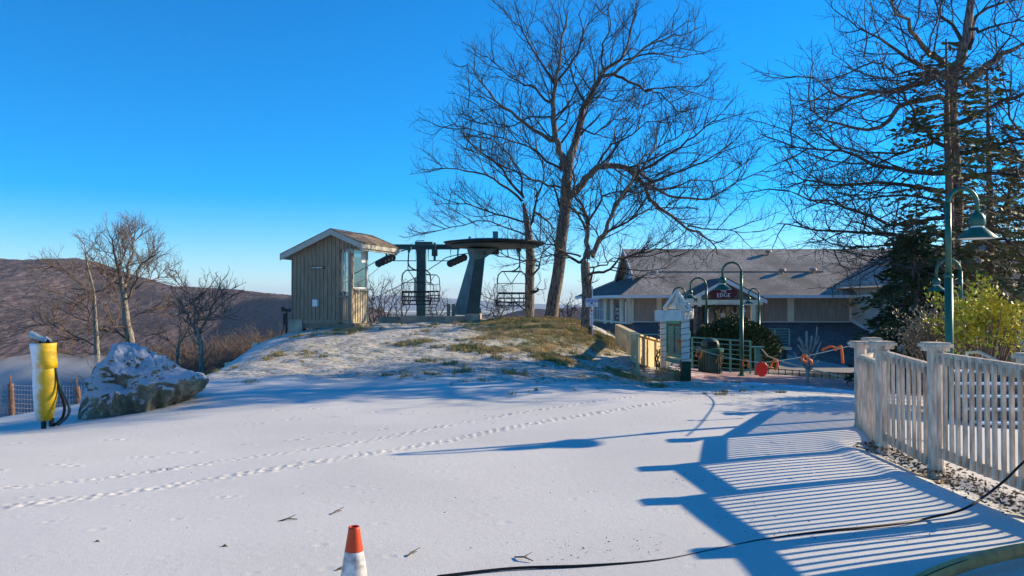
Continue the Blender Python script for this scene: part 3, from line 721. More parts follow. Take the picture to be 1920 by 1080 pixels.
# right hand big tree
rng = random.Random(61)
traced_tree('bare_tree', 'huge dark bare tree behind the lamp posts at the right, reaching out of frame', 20,
    [(1775, 690, .23), (1780, 560, .21), (1788, 430, .20), (1790, 347, .19), (1784, 255, .17), (1784, 170, .14), (1800, 110, .12), (1815, 50, .10), (1824, -30, .08), (1835, -150, .03)],
    [(z6([(735, 270), (690, 240), (600, 150), (530, 60), (480, -20)]), .09, .015, -2), (z6([(730, 290), (600, 340), (480, 370), (300, 390), (190, 310)]), .085, .012, -1),
     (z6([(725, 410), (570, 410), (440, 520), (280, 510), (150, 420)]), .085, .012, 1.5), (z6([(735, 320), (560, 230), (450, 160), (340, 90)]), .07, .012, 2.5),
     (z6([(735, 700), (500, 690), (300, 610), (50, 600)]), .07, .01, -2), (z6([(735, 780), (450, 740), (200, 740), (70, 690)]), .06, .01, 1),
     (z6([(730, 880), (500, 900), (250, 820), (80, 780)]), .06, .01, -1.5), (z6([(725, 960), (500, 950), (200, 930), (30, 900)]), .06, .01, 2),
     (z6([(720, 1010), (640, 1045), (520, 1040), (460, 1075)]), .10, .02, -2.5), (z6([(740, 600), (640, 540), (560, 400), (500, 300)]), .06, .01, -2.5),
     (z6([(800, 340), (880, 270), (1000, 200), (1100, 150)]), .12, .02, -1), (z6([(815, 200), (850, 60), (1000, 0), (1100, -40)]), .06, .01, 1.5),
     (z6([(770, 500), (900, 430), (1040, 380), (1200, 300)]), .07, .012, 1), (z6([(760, 620), (900, 600), (1040, 560), (1180, 580)]), .07, .012, -2), (z6([(770, 730), (900, 700), (1050, 720), (1200, 700)]), .07, .012, -1),
     (z6([(765, 850), (900, 830), (1050, 850)]), .06, .01, 1), (z6([(760, 950), (900, 960), (1040, 1020)]), .06, .01, -1.5), (z6([(790, 180), (700, 60), (640, -40)]), .06, .01, 1.5),
     (z6([(810, 120), (900, 110), (1040, 80)]), .05, .01, -1.5), (z6([(735, 360), (620, 300), (520, 290), (380, 230)]), .05, .01, -2.5), (z6([(740, 520), (600, 600), (420, 620), (230, 560)]), .05, .01, 2.5),
     (z6([(735, 830), (600, 800), (400, 800), (200, 850)]), .045, .01, 2.5), (z6([(735, 1000), (560, 990), (400, 1000), (240, 1010)]), .04, .01, -1)], rng, sp=(.40, .23, .17), lenf=1.0, up=.1)
rng = random.Random(62)
traced_tree('bare_tree', 'leaning dark bare tree at the far right edge behind the yellow shrub', 22,
    [(1890, 680, .22), (1900, 620, .19), (1915, 560, .17), (1935, 480, .15), (1950, 380, .12), (1960, 250, .08)],
    [([(1905, 600), (1885, 560), (1870, 520), (1840, 490)], .05, .01, 1), ([(1915, 560), (1880, 530), (1840, 540), (1800, 570)], .05, .01, -1), ([(1930, 500), (1880, 440), (1850, 400)], .05, .01, 1),
     ([(1945, 420), (1890, 370), (1840, 330)], .05, .01, -1), ([(1950, 350), (1900, 280), (1870, 200)], .05, .01, 1), ([(1955, 300), (1900, 220), (1880, 120)], .05, .01, -2)], rng, sp=(.34, .2, .15), lenf=.85)

def conifer(name, label, base, H, rad, rng, m, dens=1.0, droop=.25, start=.12, leaf=.10, mt=None, pw=.75):
    root = T(name, label, 'tree', base)
    tm = MB(); tm.tube([(0, 0, 0), (.05, 0, H * .5), (0, 0, H)], [.16, .10, .02], 8); q = []
    z = H * start
    while z < H * .99:
        f = 1 - z / H
        for k in range(rng.randint(3, 5)):
            a = rng.uniform(0, 6.283); L = rad * (f ** pw) * rng.uniform(.55, 1.15) + .12
            n = max(3, int(L / .22)); P = []
            for j in range(n + 1):
                t = j / n; P.append(Vector((math.cos(a) * L * t, math.sin(a) * L * t, z - droop * L * t * t + .12 * L * t)))
            tm.tube(P, np.linspace(.018, .004, len(P)), 3, cap=False)
            for j in range(int(L * 26 * dens)):
                t = rng.uniform(.15, 1) ** .8; i = min(int(t * n), n - 1); p = P[i].lerp(P[i + 1], t * n - i)
                s2 = rng.choice((-1, 1)); w = (1 - .55 * t) * .42 * min(1, L)
                off = rng.uniform(0, w)
                dr = Vector((math.cos(a), math.sin(a), 0)); sd2 = Vector((-dr.y, dr.x, 0)) * s2
                c = p + sd2 * off + dr * off * .6 - Vector((0, 0, .1 * off + rng.uniform(0, .06)))
                d1 = (sd2 * .8 + dr * .7 + Vector((0, 0, rng.uniform(-.5, .25)))).normalized(); d2 = Vector((rng.gauss(0, 1), rng.gauss(0, 1), rng.gauss(0, 1))).cross(d1).normalized()
                ll = leaf * rng.uniform(.7, 1.5); ww = leaf * .22
                q.append((c, c + d1 * ll * .5 + d2 * ww, c + d1 * ll, c + d1 * ll * .5 - d2 * ww))
        z += H * .022 * rng.uniform(.7, 1.3) / max(dens, .6) ** .5
    tm.build('trunk', mt or mBark, root, smooth=True)
    quads('crown', np.array([[tuple(v) for v in f] for f in q]), m, root)
    return root
mSpruceD = leaf_mat('dark_spruce', (.014, .028, .012), (.06, .085, .03), sc=2)
def onz(px, d): x = (px - 960) / FP * d; return Vector((x, d, hz(x, d)))
c0 = onz(1778, 19.3); conifer('spruce_tree', 'large sparse dark spruce with drooping boughs behind the nearest lamp post', (c0.x, c0.y, c0.z), 8.4, 2.35, random.Random(71), mSpruce, .95, .34, .05, .17, mTwigG, pw=.62)
c0 = onz(1712, 18.2); conifer('spruce_tree', 'dense dark green spruce left of the lamp posts, against the lodge wing', (c0.x, c0.y, c0.z), 3.7, 1.2, random.Random(74), mSpruceD, 2.2, .38, .05, .13, pw=.6)
c0 = onz(1835, 23); conifer('spruce_tree', 'tall thin olive conifer mixed into the huge bare tree at the right', (c0.x + .3, c0.y, c0.z), 9.4, 2.3, random.Random(72), mOlive, .9, .22, .2, .18, mTwigG, pw=.7)
c0 = onz(1895, 24); conifer('spruce_tree', 'olive green conifer at the right edge, behind the yellow shrub', (c0.x + .6, c0.y, c0.z), 7.5, 2.0, random.Random(73), mOlive, 1.0, .22, .2, .18, mTwigG, pw=.6)

def leafball(name, label, cat, base, rx, ry, rz_, n, leaf, m, rng, core=True, mc=None, lumps=.12, stems=0, mstem=None, hollow=.75, cz=None):
    cz = cz if cz is not None else rz_ * .9
    root = T(name, label, cat, base); r = np.random.RandomState(rng)
    v = r.normal(size=(n, 3)); v /= np.linalg.norm(v, axis=1)[:, None]; v[:, 2] = np.where(v[:, 2] < -.5, -v[:, 2], v[:, 2])
    lob = 1 + lumps * (np.sin(v[:, 0] * 5 + 1) * np.cos(v[:, 1] * 6) + .6 * np.sin(v[:, 2] * 9 + v[:, 0] * 7)) 
    rad = (hollow + (1.04 - hollow) * r.rand(n) ** .5) * lob
    c = v * rad[:, None] * np.array([rx, ry, rz_]) + np.array([0, 0, cz])
    d1 = v + r.normal(size=(n, 3)) * .7; d1 /= np.linalg.norm(d1, axis=1)[:, None]
    d2 = np.cross(d1, r.normal(size=(n, 3))); d2 /= np.linalg.norm(d2, axis=1)[:, None]
    s = (leaf * r.uniform(.6, 1.4, n))[:, None]
    Q = np.stack([c, c + d1 * s * .5 + d2 * s * .3, c + d1 * s, c + d1 * s * .5 - d2 * s * .3], 1)
    quads('foliage', Q, m, root)
    mb = MB(); rg = random.Random(rng)
    if core:
        prof = [(max(.01, math.cos(t)) , math.sin(t)) for t in np.linspace(-1.2, 1.5, 12)]
        mb.lathe([(a * rx * .72, rz_ * .9 + b * rz_ * .72) for a, b in prof], n=24)
        mb.build('inner_branches', mc or m, root, smooth=True)
    for k in range(stems):
        a = rg.uniform(0, 6.28); t = rg.uniform(.4, .9); e = Vector((math.cos(a) * rx * t, math.sin(a) * ry * t, cz + rz_ * rg.uniform(-.3, .7)))
        mb.tube([(0, 0, 0), e * .5 + Vector((0, 0, .1)), e], [.02, .014, .006], 4)
    if stems: mb.build('stem', mstem or mTwig, root)
    return root
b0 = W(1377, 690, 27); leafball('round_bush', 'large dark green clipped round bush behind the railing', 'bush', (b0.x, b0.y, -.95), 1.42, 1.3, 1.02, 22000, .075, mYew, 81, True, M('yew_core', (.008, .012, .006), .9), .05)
b0 = onz(1848, 13.5); leafball('laurel_shrub', 'yellow green leafy shrub behind the fence at the right', 'shrub', (b0.x, b0.y, b0.z), 0.72, .65, .66, 3600, .07, mLaurel, 82, False, None, .45, 60, mTwigG, .1, 1.32)
b0 = onz(1752, 14.5); leafball('dry_shrub', 'pale dry leaved shrub between the spruce and the yellow green shrub', 'shrub', (b0.x, b0.y, b0.z), 0.62, .5, .52, 2600, .055, mDryLeaf, 83, False, None, .45, 60, mTwigG, .1, 1.15)

# brush on the left slope: one mass nobody could count
def brush(name, label, spots, seed, m, size=(1.6, 2.6)):
    rg = random.Random(seed); protos = []
    for k in range(5):
        mb = MB()
        for s in range(14):
            a = rg.uniform(0, 6.28); e = Vector((math.cos(a) * rg.uniform(.15, .8), math.sin(a) * rg.uniform(.15, .8), rg.uniform(.6, 1.0))); P = [Vector((0, 0, 0)), e * .5 + Vector((rg.gauss(0, .05), rg.gauss(0, .05), 0)), e]
            mb.tube(P, [.0065, .0045, .002], 3, cap=False)
            for b in range(8):
                t = rg.uniform(.3, 1); p = P[0].lerp(P[2], t); d = (e * .6 + Vector((rg.gauss(0, .9), rg.gauss(0, .9), rg.uniform(-.1, .5)))).normalized()
                q = [p, p + d * .16, p + d * .30 + Vector((0, 0, .03))]; mb.tube(q, [.0028, .0022, .0016], 3, cap=False)
                for c in range(5):
                    p2 = q[0].lerp(q[2], rg.random()); d2 = (d + Vector((rg.gauss(0, 1.1), rg.gauss(0, 1.1), rg.uniform(-.2, .6)))).normalized(); mb.tube([p2, p2 + d2 * .12], [.0018, .0014], 3, cap=False)
        protos.append((np.concatenate(mb.arr), np.array([f for f in mb.f], dtype=np.int64)))
    VV = []; FF = []; o = 0
    for x, y, z, h in spots:
        V, F = rg.choice(protos); a = rg.uniform(0, 6.28); ca, sa = math.cos(a), math.sin(a)
        w = h * rg.uniform(.8, 1.2); X = (V[:, 0] * ca - V[:, 1] * sa) * w; Y = (V[:, 0] * sa + V[:, 1] * ca) * w
        VV.append(np.stack([X + x, Y + y, V[:, 2] * h + z], 1)); FF.append(F + o); o += len(V)
    V = np.concatenate(VV); F = np.concatenate(FF).astype(np.int32)
    me = bpy.data.meshes.new(name); me.vertices.add(len(V)); me.vertices.foreach_set('co', V.astype(np.float32).ravel())
    me.loops.add(F.size); me.polygons.add(len(F)); me.loops.foreach_set('vertex_index', F.ravel()); me.polygons.foreach_set('loop_start', (np.arange(len(F)) * 4).astype(np.int32))
    me.materials.append(m); me.update(calc_edges=True); ob = bpy.data.objects.new(name, me); COL.objects.link(ob)
    return tag(ob, label, 'brush', kind='stuff')
rg = random.Random(91); sp = []
for k in range(420):
    px = rg.uniform(-40, 585); d = rg.uniform(21 if px > 200 else 36, 62)
    top = np.interp(px, [-50, 150, 270, 330, 430, 560, 600], [712, 708, 672, 655, 645, 622, 614]) + rg.uniform(-8, 50) + (62 - d) * .2
    t = W(px, top, d); g = hz(t.x, t.y)
    if t.z - g < .5: continue
    h = min(t.z - g, rg.uniform(2.2, 5)); sp.append((t.x, t.y, t.z - h, h))
brush('brushwood', 'brown leafless brush covering the slope below the knoll', sp, 92, mTwigG)
# ---------------- operator hut ----------------
TH = R(-17.3)
hut = T('lift_hut', 'small brown board and batten lift hut with grey gable roof on the knoll', 'hut', (-5.44, 24.31, .82), TH)
G0 = .82
def z_(w): return w - G0
ZF = z_(.93); ZR = z_(3.81); SL = .425
def roofz(x): return ZR - abs(x) * SL
w = MB()
x0, x1, x2, y0, y1, y2 = -1.5, .17, .525, .15, .28, 1.31
def wallp(mb, pts, ext): mb.prism(pts, ext)
# front wall with gable
w.prism([(x0, y0, ZF), (x1, y0, ZF), (x1, y0, roofz(x1) - .1), (0, y0, roofz(0) - .1), (x0, y0, roofz(x0) - .1)], (0, .06, 0))
w.prism([(x1, y0, ZR - .62), (.97, y0, ZR - .62), (.97, y0, roofz(.97) - .1), (x1, y0, roofz(x1) - .1)], (0, .06, 0))
w.prism([(x0, y0 + .06, ZF), (x0, y2, ZF), (x0, y2, roofz(x0) - .1), (x0, y0 + .06, roofz(x0) - .1)], (.06, 0, 0))
w.prism([(x1 - .06, y0 + .06, ZF), (x1 - .06, y1, ZF), (x1 - .06, y1, roofz(x1) - .1), (x1 - .06, y0 + .06, roofz(x1) - .1)], (.06, 0, 0))
w.prism([(x0, y2, ZF), (-1.0, y2, ZF), (-1.0, y2, roofz(x0) - .1), (x0, y2, roofz(x0) - .1)], (0, -.06, 0))
w.prism([(x0, y2, ZF), (x2, y2, ZF), (x2, y2, ZF + .98), (x0, y2, ZF + .98)], (0, -.06, 0))
w.build('wall', mHutSide, hut)
b = MB(); n = 13
for i in range(n):
    x = x0 + .02 + i * (x1 - x0 - .04) / (n - 1)
    b.box((x, y0 - .014, (ZF + roofz(x) - .14) / 2), (.03, .026, roofz(x) - .14 - ZF))
for x in (.30, .43, .56, .69, .82, .95): b.box((x, y0 - .014, (ZR - .62 + roofz(x) - .14) / 2), (.03, .026, roofz(x) - .14 - (ZR - .62)))
b.box(((x0 + x1) / 2 + .2, y0 - .016, ZR - .72), (1.25, .03, .03)); b.box(((x0 + x1) / 2, y0 - .02, ZF + .05), (x1 - x0 + .02, .035, .12))
b.build('batten', mHutSide, hut)
# side (booth) wall: lower panel and posts around the window
s_ = MB(); zs = z_(1.96)
s_.prism([(x2, y1, ZF), (x2, y2, ZF), (x2, y2, zs - .02), (x2, y1, zs - .02)], (-.05, 0, 0))
for y in (y1 + .03, y2 - .03): s_.box((x2 - .03, y, (zs + z_(3.35)) / 2), (.06, .06, z_(3.35) - zs))
s_.box((x2 - .03, (y1 + y2) / 2, z_(3.32)), (.055, y2 - y1 - .12, .14))
for i in range(7): s_.box((x2 + .013, y1 + .04 + i * (y2 - y1 - .08) / 6, (ZF + zs) / 2), (.025, .028, zs - ZF - .08))
s_.build('side_wall', M('side_siding', (.56, .46, .30), .8, .15, 3), hut)
sl = MB(); sl.box((x2 + .03, (y1 + y2) / 2, zs + .01), (.18, y2 - y1 + .14, .045)); sl.build('window_shelf', mHutTrim, hut)
wf = MB(); ya, yb, za, zb = y1 + .07, y2 - .07, zs + .05, z_(3.2)
for y in (ya, yb): wf.box((x2 - .02, y, (za + zb) / 2), (.05, .05, zb - za))
for z in (za, zb): wf.box((x2 - .02, (ya + yb) / 2, z), (.048, yb - ya, .05))
win = wf.build('window', mWhiteTrim, hut)
pn = MB(); pn.box((x2 - .02, (ya + yb) / 2, (za + zb) / 2), (.006, yb - ya, zb - za)); pn.build('pane', mClear, win)
nt = MB(); nt.box((x2 - .012, yb - .22, zb - .22), (.004, .26, .34)); nt.build('paper_notice', mWhite, win)
# back window so the sky shows through
wb = MB(); 
for x in (-1.0, x2 - .03): wb.box((x, y2 - .03, (zs + z_(3.4)) / 2), (.06, .06, z_(3.4) - zs))
wb.box(((x2 - 1.0) / 2, y2 - .03, z_(3.37)), (x2 + .9, .055, .12)); wb.build('window_frame', mHutTrim, hut)
pn = MB(); pn.box(((x2 - 1.0) / 2, y2 - .03, (zs + z_(3.3)) / 2), (x2 + .9, .006, z_(3.3) - zs)); pn.build('rear_pane', mClear, hut)
# door facing front in the recess
dm = MB(); dx0, dx1 = .20, .47
for x in (dx0, dx1 - .03): dm.box((x, y1 + .03, (ZF + z_(3.25)) / 2), (.05, .05, z_(3.25) - ZF))
dm.box(((dx0 + dx1) / 2, y1 + .03, ZF + .42), (dx1 - dx0 - .06, .035, .84)); dm.box(((dx0 + dx1) / 2, y1 + .03, z_(3.22)), (dx1 - dx0 - .06, .045, .08))
for x in (.28, .37): dm.box((x, y1 + .03, (ZF + .84 + z_(3.2)) / 2), (.018, .02, z_(3.2) - ZF - .84))
for k in (.3, .6): dm.box(((dx0 + dx1) / 2, y1 + .031, ZF + .84 + k * (z_(3.2) - ZF - .84)), (dx1 - dx0 - .06, .018, .018))
door = dm.build('door', mWhiteTrim, hut)
pn = MB(); pn.box(((dx0 + dx1) / 2, y1 + .033, (ZF + .84 + z_(3.2)) / 2), (dx1 - dx0 - .06, .005, z_(3.2) - ZF - .84)); pn.build('pane', mClear, door)
kb = MB(); kb.lathe([(.01, -.02), (.03, -.01), (.03, .01), (.01, .02)], (dx0 + .06, y1 - .02, ZF + .95), 8); kb.build('handle', mDark, door)
# roof: two slabs with fascia
for sgn, xe, nm in ((-1, -1.75, 'left'), (1, 1.05, 'right')):
    r = MB(); r.prism([(0, -.12, ZR), (xe, -.12, roofz(xe)), (xe, 2.63, roofz(xe)), (0, 2.63, ZR)], (0, 0, -.035)); ro = r.build('roof', mHutRoof, hut)
    f = MB()
    f.prism([(0, -.125, ZR - .037), (xe, -.125, roofz(xe) - .037), (xe, -.125, roofz(xe) - .20), (0, -.125, ZR - .20)], (0, .04, 0))
    f.prism([(xe - .02 * sgn, -.08, roofz(xe) - .04), (xe - .02 * sgn, 2.6, roofz(xe) - .04), (xe - .02 * sgn, 2.6, roofz(xe) - .17), (xe - .02 * sgn, -.08, roofz(xe) - .17)], (-.03 * sgn, 0, 0))
    f.prism([(0, -.07, ZR - .10), (xe - .06 * sgn, -.07, roofz(xe) - .10), (xe - .06 * sgn, 2.6, roofz(xe) - .10), (0, 2.6, ZR - .10)], (0, 0, -.02))
    f.build('fascia', mHutTrim, ro)
hb = MB(); hb.box((.93, 1.25, ZR - .60), (.09, 2.35, .16)); hb.box((.93, 2.45, ZR - .60), (.1, .1, .2)); hb.build('eave_beam', mHutTrim, hut)
pst = MB(); pst.box((.58, .10, (z_(.75) + ZR - .62) / 2), (.11, .11, ZR - .62 - z_(.75))); pst.build('porch_post', mHutSide, hut)
rl = MB(); rl.box((.36, .1, ZF + .82), (.33, .05, .05)); rl.box((.36, .1, ZF + .08), (.33, .05, .05))
for i in range(6): rl.box((.22 + i * .056, .1, ZF + .45), (.028, .028, .72))
rl.build('porch_railing', mHutSide, hut)
fl = MB(); fl.box((.40, .82, ZF - .09), (.75, 1.7, .16)); fl.box((-.67, .85, ZF - .075), (1.66, 1.4, .15)); fl.build('floor_frame', mHutFloor, hut)
for x, y in ((.0, .3), (-1.35, .3), (.55, 1.5), (-1.2, 1.4)): MB().box((x, y, ZF - .37), (.34, .3, .42)).build('foundation_block', mConc, hut)
eb = MB(); eb.box((-.62, y0 - .06, ZF + .62), (.17, .1, .21)); eb.build('meter_box', mWhite, hut)
sg = MB(); sg.box((-.62, y0 - .045, z_(2.63)), (.6, .03, .085)); sgo = sg.build('name_plank', mOldWood, hut)
mk = MB(); rr = random.Random(3); mk.box((-.62, y0 - .0625, z_(2.63)), (.5, .004, .006))
for k in range(16): mk.box((-.62 + rr.uniform(-.23, .23), y0 - .064, z_(2.63) + rr.uniform(-.008, .008)), (rr.uniform(.02, .06), .003, rr.uniform(.02, .03)))
mk.build('faded_lettering', mWhiteTrim, sgo)
for (x, y, z) in ((.62, .0, z_(3.08)), (x2 + .08, y1 + .12, z_(1.87))):
    q = MB(); q.lathe([(.02, -.05), (.055, .0), (.05, .06), (.02, .08)], (x - .06, y - .02, z), 10); q.lathe([(.02, -.05), (.055, .0), (.05, .06), (.02, .08)], (x + .06, y - .02, z), 10); q.box((x, y, z + .08), (.15, .05, .03)); q.build('floodlight', mHutTrim, hut)

# equipment left of the hut
p0 = W(537, 640, 25.5)
t = T('utility_post', 'dark metal post with a cross head and boxes just left of the hut', 'post', (p0.x, p0.y, .1))
m = MB(); m.tube([(0, 0, 0), (0, 0, 1.25)], .03, 8); m.build('pole', mDark, t)
m = MB(); m.box((.06, 0, 1.22), (.42, .1, .09)); m.box((-.1, -.02, 1.29), (.1, .1, .07)); m.build('cross_head', mDark, t)
m = MB(); m.box((-.02, -.04, .95), (.13, .1, .34)); m.build('control_box', mDark, t)
m = MB(); m.tube([(-.02, -.05, .85), (-.12, -.1, .5), (-.14, -.1, .1), (.02, -.1, -.1)], .014, 6); m.build('loose_cable', mBlack, t)
p1 = W(558, 632, 24.9); m = MB(); m.box((0, 0, 0), (.42, .4, .55)); o = m.build('concrete_block', mConc); o.location = (p1.x - .02, p1.y, .78); tag(o, 'square grey concrete block under the left corner of the hut', 'concrete block')

# ---------------- chairlift ----------------
dL = 30.0
bm_ = W(875, 592, dL)
term = T('bullwheel_terminal', 'dark green lift terminal with a leaning box mast carrying a wide flat bullwheel', 'lift terminal', (bm_.x, bm_.y, bm_.z))
def WP(px, py, d=dL): return tuple(W(px, py, d))
ma = MB()
# leaning mast: bottom quad and top quad (two visible faces)
bq = [W(849, 590, 30.5), W(873, 591, 29.45), W(898, 590, 29.5), W(880, 589, 30.7)]
tq = [W(880, 484, 30.2), W(890, 487, 29.45), W(909, 484, 29.5), W(905, 480, 30.7)]
tq2 = [W(875, 465, 30.2), W(886, 466, 29.4), W(934, 466, 29.6), W(915, 464, 30.7)]
def loft(mb, rings):
    n = len(rings[0]); vs = [v for r_ in rings for v in r_]; fs = [tuple(range(n - 1, -1, -1)), tuple((len(rings) - 1) * n + j for j in range(n))]
    for i in range(len(rings) - 1):
        for j in range(n): fs.append((i * n + j, i * n + (j + 1) % n, (i + 1) * n + (j + 1) % n, (i + 1) * n + j))
    mb.add(vs, fs)
loft(ma, [bq, tq]); ma.build('mast', mTowerL, term, world=True)
ma = MB(); loft(ma, [tq, tq2]); ma.build('mast_head', mTowerL, term, world=True)
ma = MB(); of = Vector((.006, -.012, 0)); ma.prism([bq[1] + of + Vector((.0, 0, .02)), bq[2] + of + Vector((0, 0, .02)), tq[2] + of, tq[1] + of], (0, -.008, 0)); ma.build('mast_dark_face', mTower, term, world=True)  # thin darker sheet added over the mast's right face
cw = W(928, 457, 30.2)
bw = MB(); bw.lathe([(1.86, -.03), (1.89, .0), (1.86, .05), (.5, .08), (.02, .10)], (cw.x, cw.y, cw.z), 56); bw.build('bullwheel', mDark, term, world=True)
bw = MB(); bw.lathe([(.3, -.20), (1.4, -.14), (1.66, -.12), (1.66, -.06), (.3, -.05)], (cw.x, cw.y, cw.z), 48); bw.build('lower_rim', mWheel, term, world=True)
bw = MB(); bw.lathe([(1.80, .05), (1.15, .13), (.9, .155), (.02, .17)], (cw.x - .15, cw.y, cw.z), 40); bw.build('housing_cover', mTower, term, world=True)
MB().box((cw.x - .95, cw.y, cw.z + .22), (.08, .08, .1)).build('lifting_eye', mTowerL, term, world=True); bw = MB(); bw.box((cw.x + .02, cw.y, cw.z + .33), (.2, .2, .26)); bw.build('motor_cap', mTowerL, term, world=True)
gb = MB(); gb.box(tuple(W(925, 472, 30.1)), (.42, .35, .2)); gb.build('gearbox', mDark, term, world=True); MB().box(tuple(W(905, 474, 29.6)), (.2, .2, .14)).build('brake_box', mDark, term, world=True)
jb = MB(); q = W(899, 583, 29.5); jb.box(tuple(q), (.12, .1, .2)); jb.build('junction_box', mTower, term, world=True)
# concrete
def blk(px0, px1, py0, py1, d, dep, label, name='concrete_block', cat='concrete block', rz=0):
    a = W(px0, py1, d); c = W(px1, py0, d); m = MB(); wx = c.x - a.x; h = c.z - a.z + .12
    ch = .03; m.prism([(-wx / 2, -dep / 2, 0), (wx / 2, -dep / 2, 0), (wx / 2, -dep / 2, h - ch), (wx / 2 - ch, -dep / 2, h), (-wx / 2 + ch, -dep / 2, h), (-wx / 2, -dep / 2, h - ch)], (0, dep, 0))
    o = m.build(name, mConc); o.location = ((a.x + c.x) / 2, d + dep / 2, a.z - .12); o.rotation_euler = (0, 0, rz); return tag(o, label, cat)
blk(871, 900, 589, 612, 28.9, 1.6, 'square weathered concrete footing under the leaning mast')
blk(749, 869, 593, 613, 28.6, .5, 'long low concrete barrier between the lift tower and the mast footing', 'concrete_barrier', 'barrier')
blk(708, 747, 594, 611, 28.9, .5, 'short broken concrete barrier left of the long one, near the hut', 'concrete_barrier', 'barrier', .06)
for px, l in ((841, 'left'), (850, 'right')):
    m = MB(); a = W(px, 597, 30); m.box((0, 0, .28), (.13, .12, .62)); o = m.build('wooden_stake', M('stake_wood', (.34, .26, .20), .85, .25)); o.location = (a.x, a.y, a.z - .05); tag(o, 'short square wooden stake by the mast base, the %s one of two' % l, 'stake')
# tower
dT = 32.5; tb = W(790, 610, dT)
tw = T('lift_tower', 'vertical dark green square lift tower with a long crossarm', 'lift tower', (tb.x, tb.y, tb.z - .6))
m = MB(); tp = W(790, 462, dT); m.box((tb.x, dT, (tb.z - .6 + tp.z) / 2), (.36, .36, tp.z - tb.z + .6)); m.build('pole', mTower, tw, world=True)
m = MB(); ha = W(700, 463, dT); hb_ = W(862, 463, dT); m.box(((ha.x + hb_.x) / 2, dT, ha.z), (hb_.x - ha.x, .22, .20)); m.box((tb.x + .1, dT, ha.z + .16), (.7, .3, .08)); m.build('crossarm', mTower, tw, world=True)
m = MB()
for (a, c) in ((738, 780), (803, 845)):
    m.tube([W(a, 466, dT - .2), W(a, 489, dT - .2), W(c, 489, dT - .2), W(c, 466, dT - .2)], .022, 6)
m.tube([W(779, 458, dT), W(780, 452, dT), W(795, 451, dT), W(796, 458, dT)], .018, 6); m.build('work_frame', mDark, tw, world=True)
for (a, nm) in ((723, 'left'), (857, 'right')):
    m = MB(); p = W(a - 12, 491, dT - .3); q = W(a + 13, 480, dT + .2); m.bar(p, q, .08, .14); m.bar(W(a + 1, 485, dT), W(a + 2, 466, dT), .06)
    st = m.build('sheave_train', mTower, tw, world=True)
    for k in range(5):
        t = k / 4; c = p.lerp(q, t) + Vector((0, -.09, -.07)); s = MB()
        s.lathe([(.02, -.03), (.15, -.03), (.13, 0), (.15, .03), (.02, .03)], (0, 0, 0), 14)
        V = s.arr[0]; s.arr[0] = np.stack([V[:, 0], V[:, 2], V[:, 1]], 1); o = s.build('sheave', mDark, st); o.location = c - tw.location
p = W(812, 466, 30.6); 
m = MB(); m.box(tuple(W(815, 474, 31.5)), (.22, .2, .26)); m.tube([W(815, 455, 31.5), W(815, 492 - 3, 31.5)], .05, 8); m.build('rope_guide', mTower, tw, world=True)
m = MB(); m.box(tuple(W(779, 542, dT - .25)), (.12, .08, .9)); m.build('conduit_box', mHutTrim, tw, world=True)
m = MB()
for k in range(6):
    a = W(798, 595 - k * 6, dT - .1); m.box((a.x + .2, a.y, a.z), (.5, .03, .03))
m.build('rung', mTower, tw, world=True)
# haul ropes (both run down into the valley behind the hut)
def rope(pts, r, label, name='haul_rope', cat='rope', m_=None, sag=0):
    P = smooth_poly([Vector(p) for p in pts], 6); o = P[0].copy(); m = MB(); m.tube([p - o for p in P], r, 6); b_ = m.build(name, m_ or mDark, smooth=True); b_.location = o; return tag(b_, label, cat)
rope([W(1015, 461, 30.2), W(857, 478, 32), W(820, 495, 33.2), W(778, 521, 38), W(691, 564, 50), W(620, 596, 72), W(560, 618, 110)], .018, 'steel haul rope running from the bullwheel down past the right sheaves')
rope([W(838, 462, 30.2), W(758, 469, 31.5), W(722, 481, 33), W(661, 515, 36), W(600, 545, 46), W(555, 566, 62)], .018, 'steel haul rope passing the left sheaves and dropping behind the hut')
rope([W(860, 465, 30.5), W(757, 470, 30.4), W(687, 521, 36), W(640, 549, 46)], .010, 'thin signal cable sloping down behind the hut roof', 'signal_cable', 'cable')

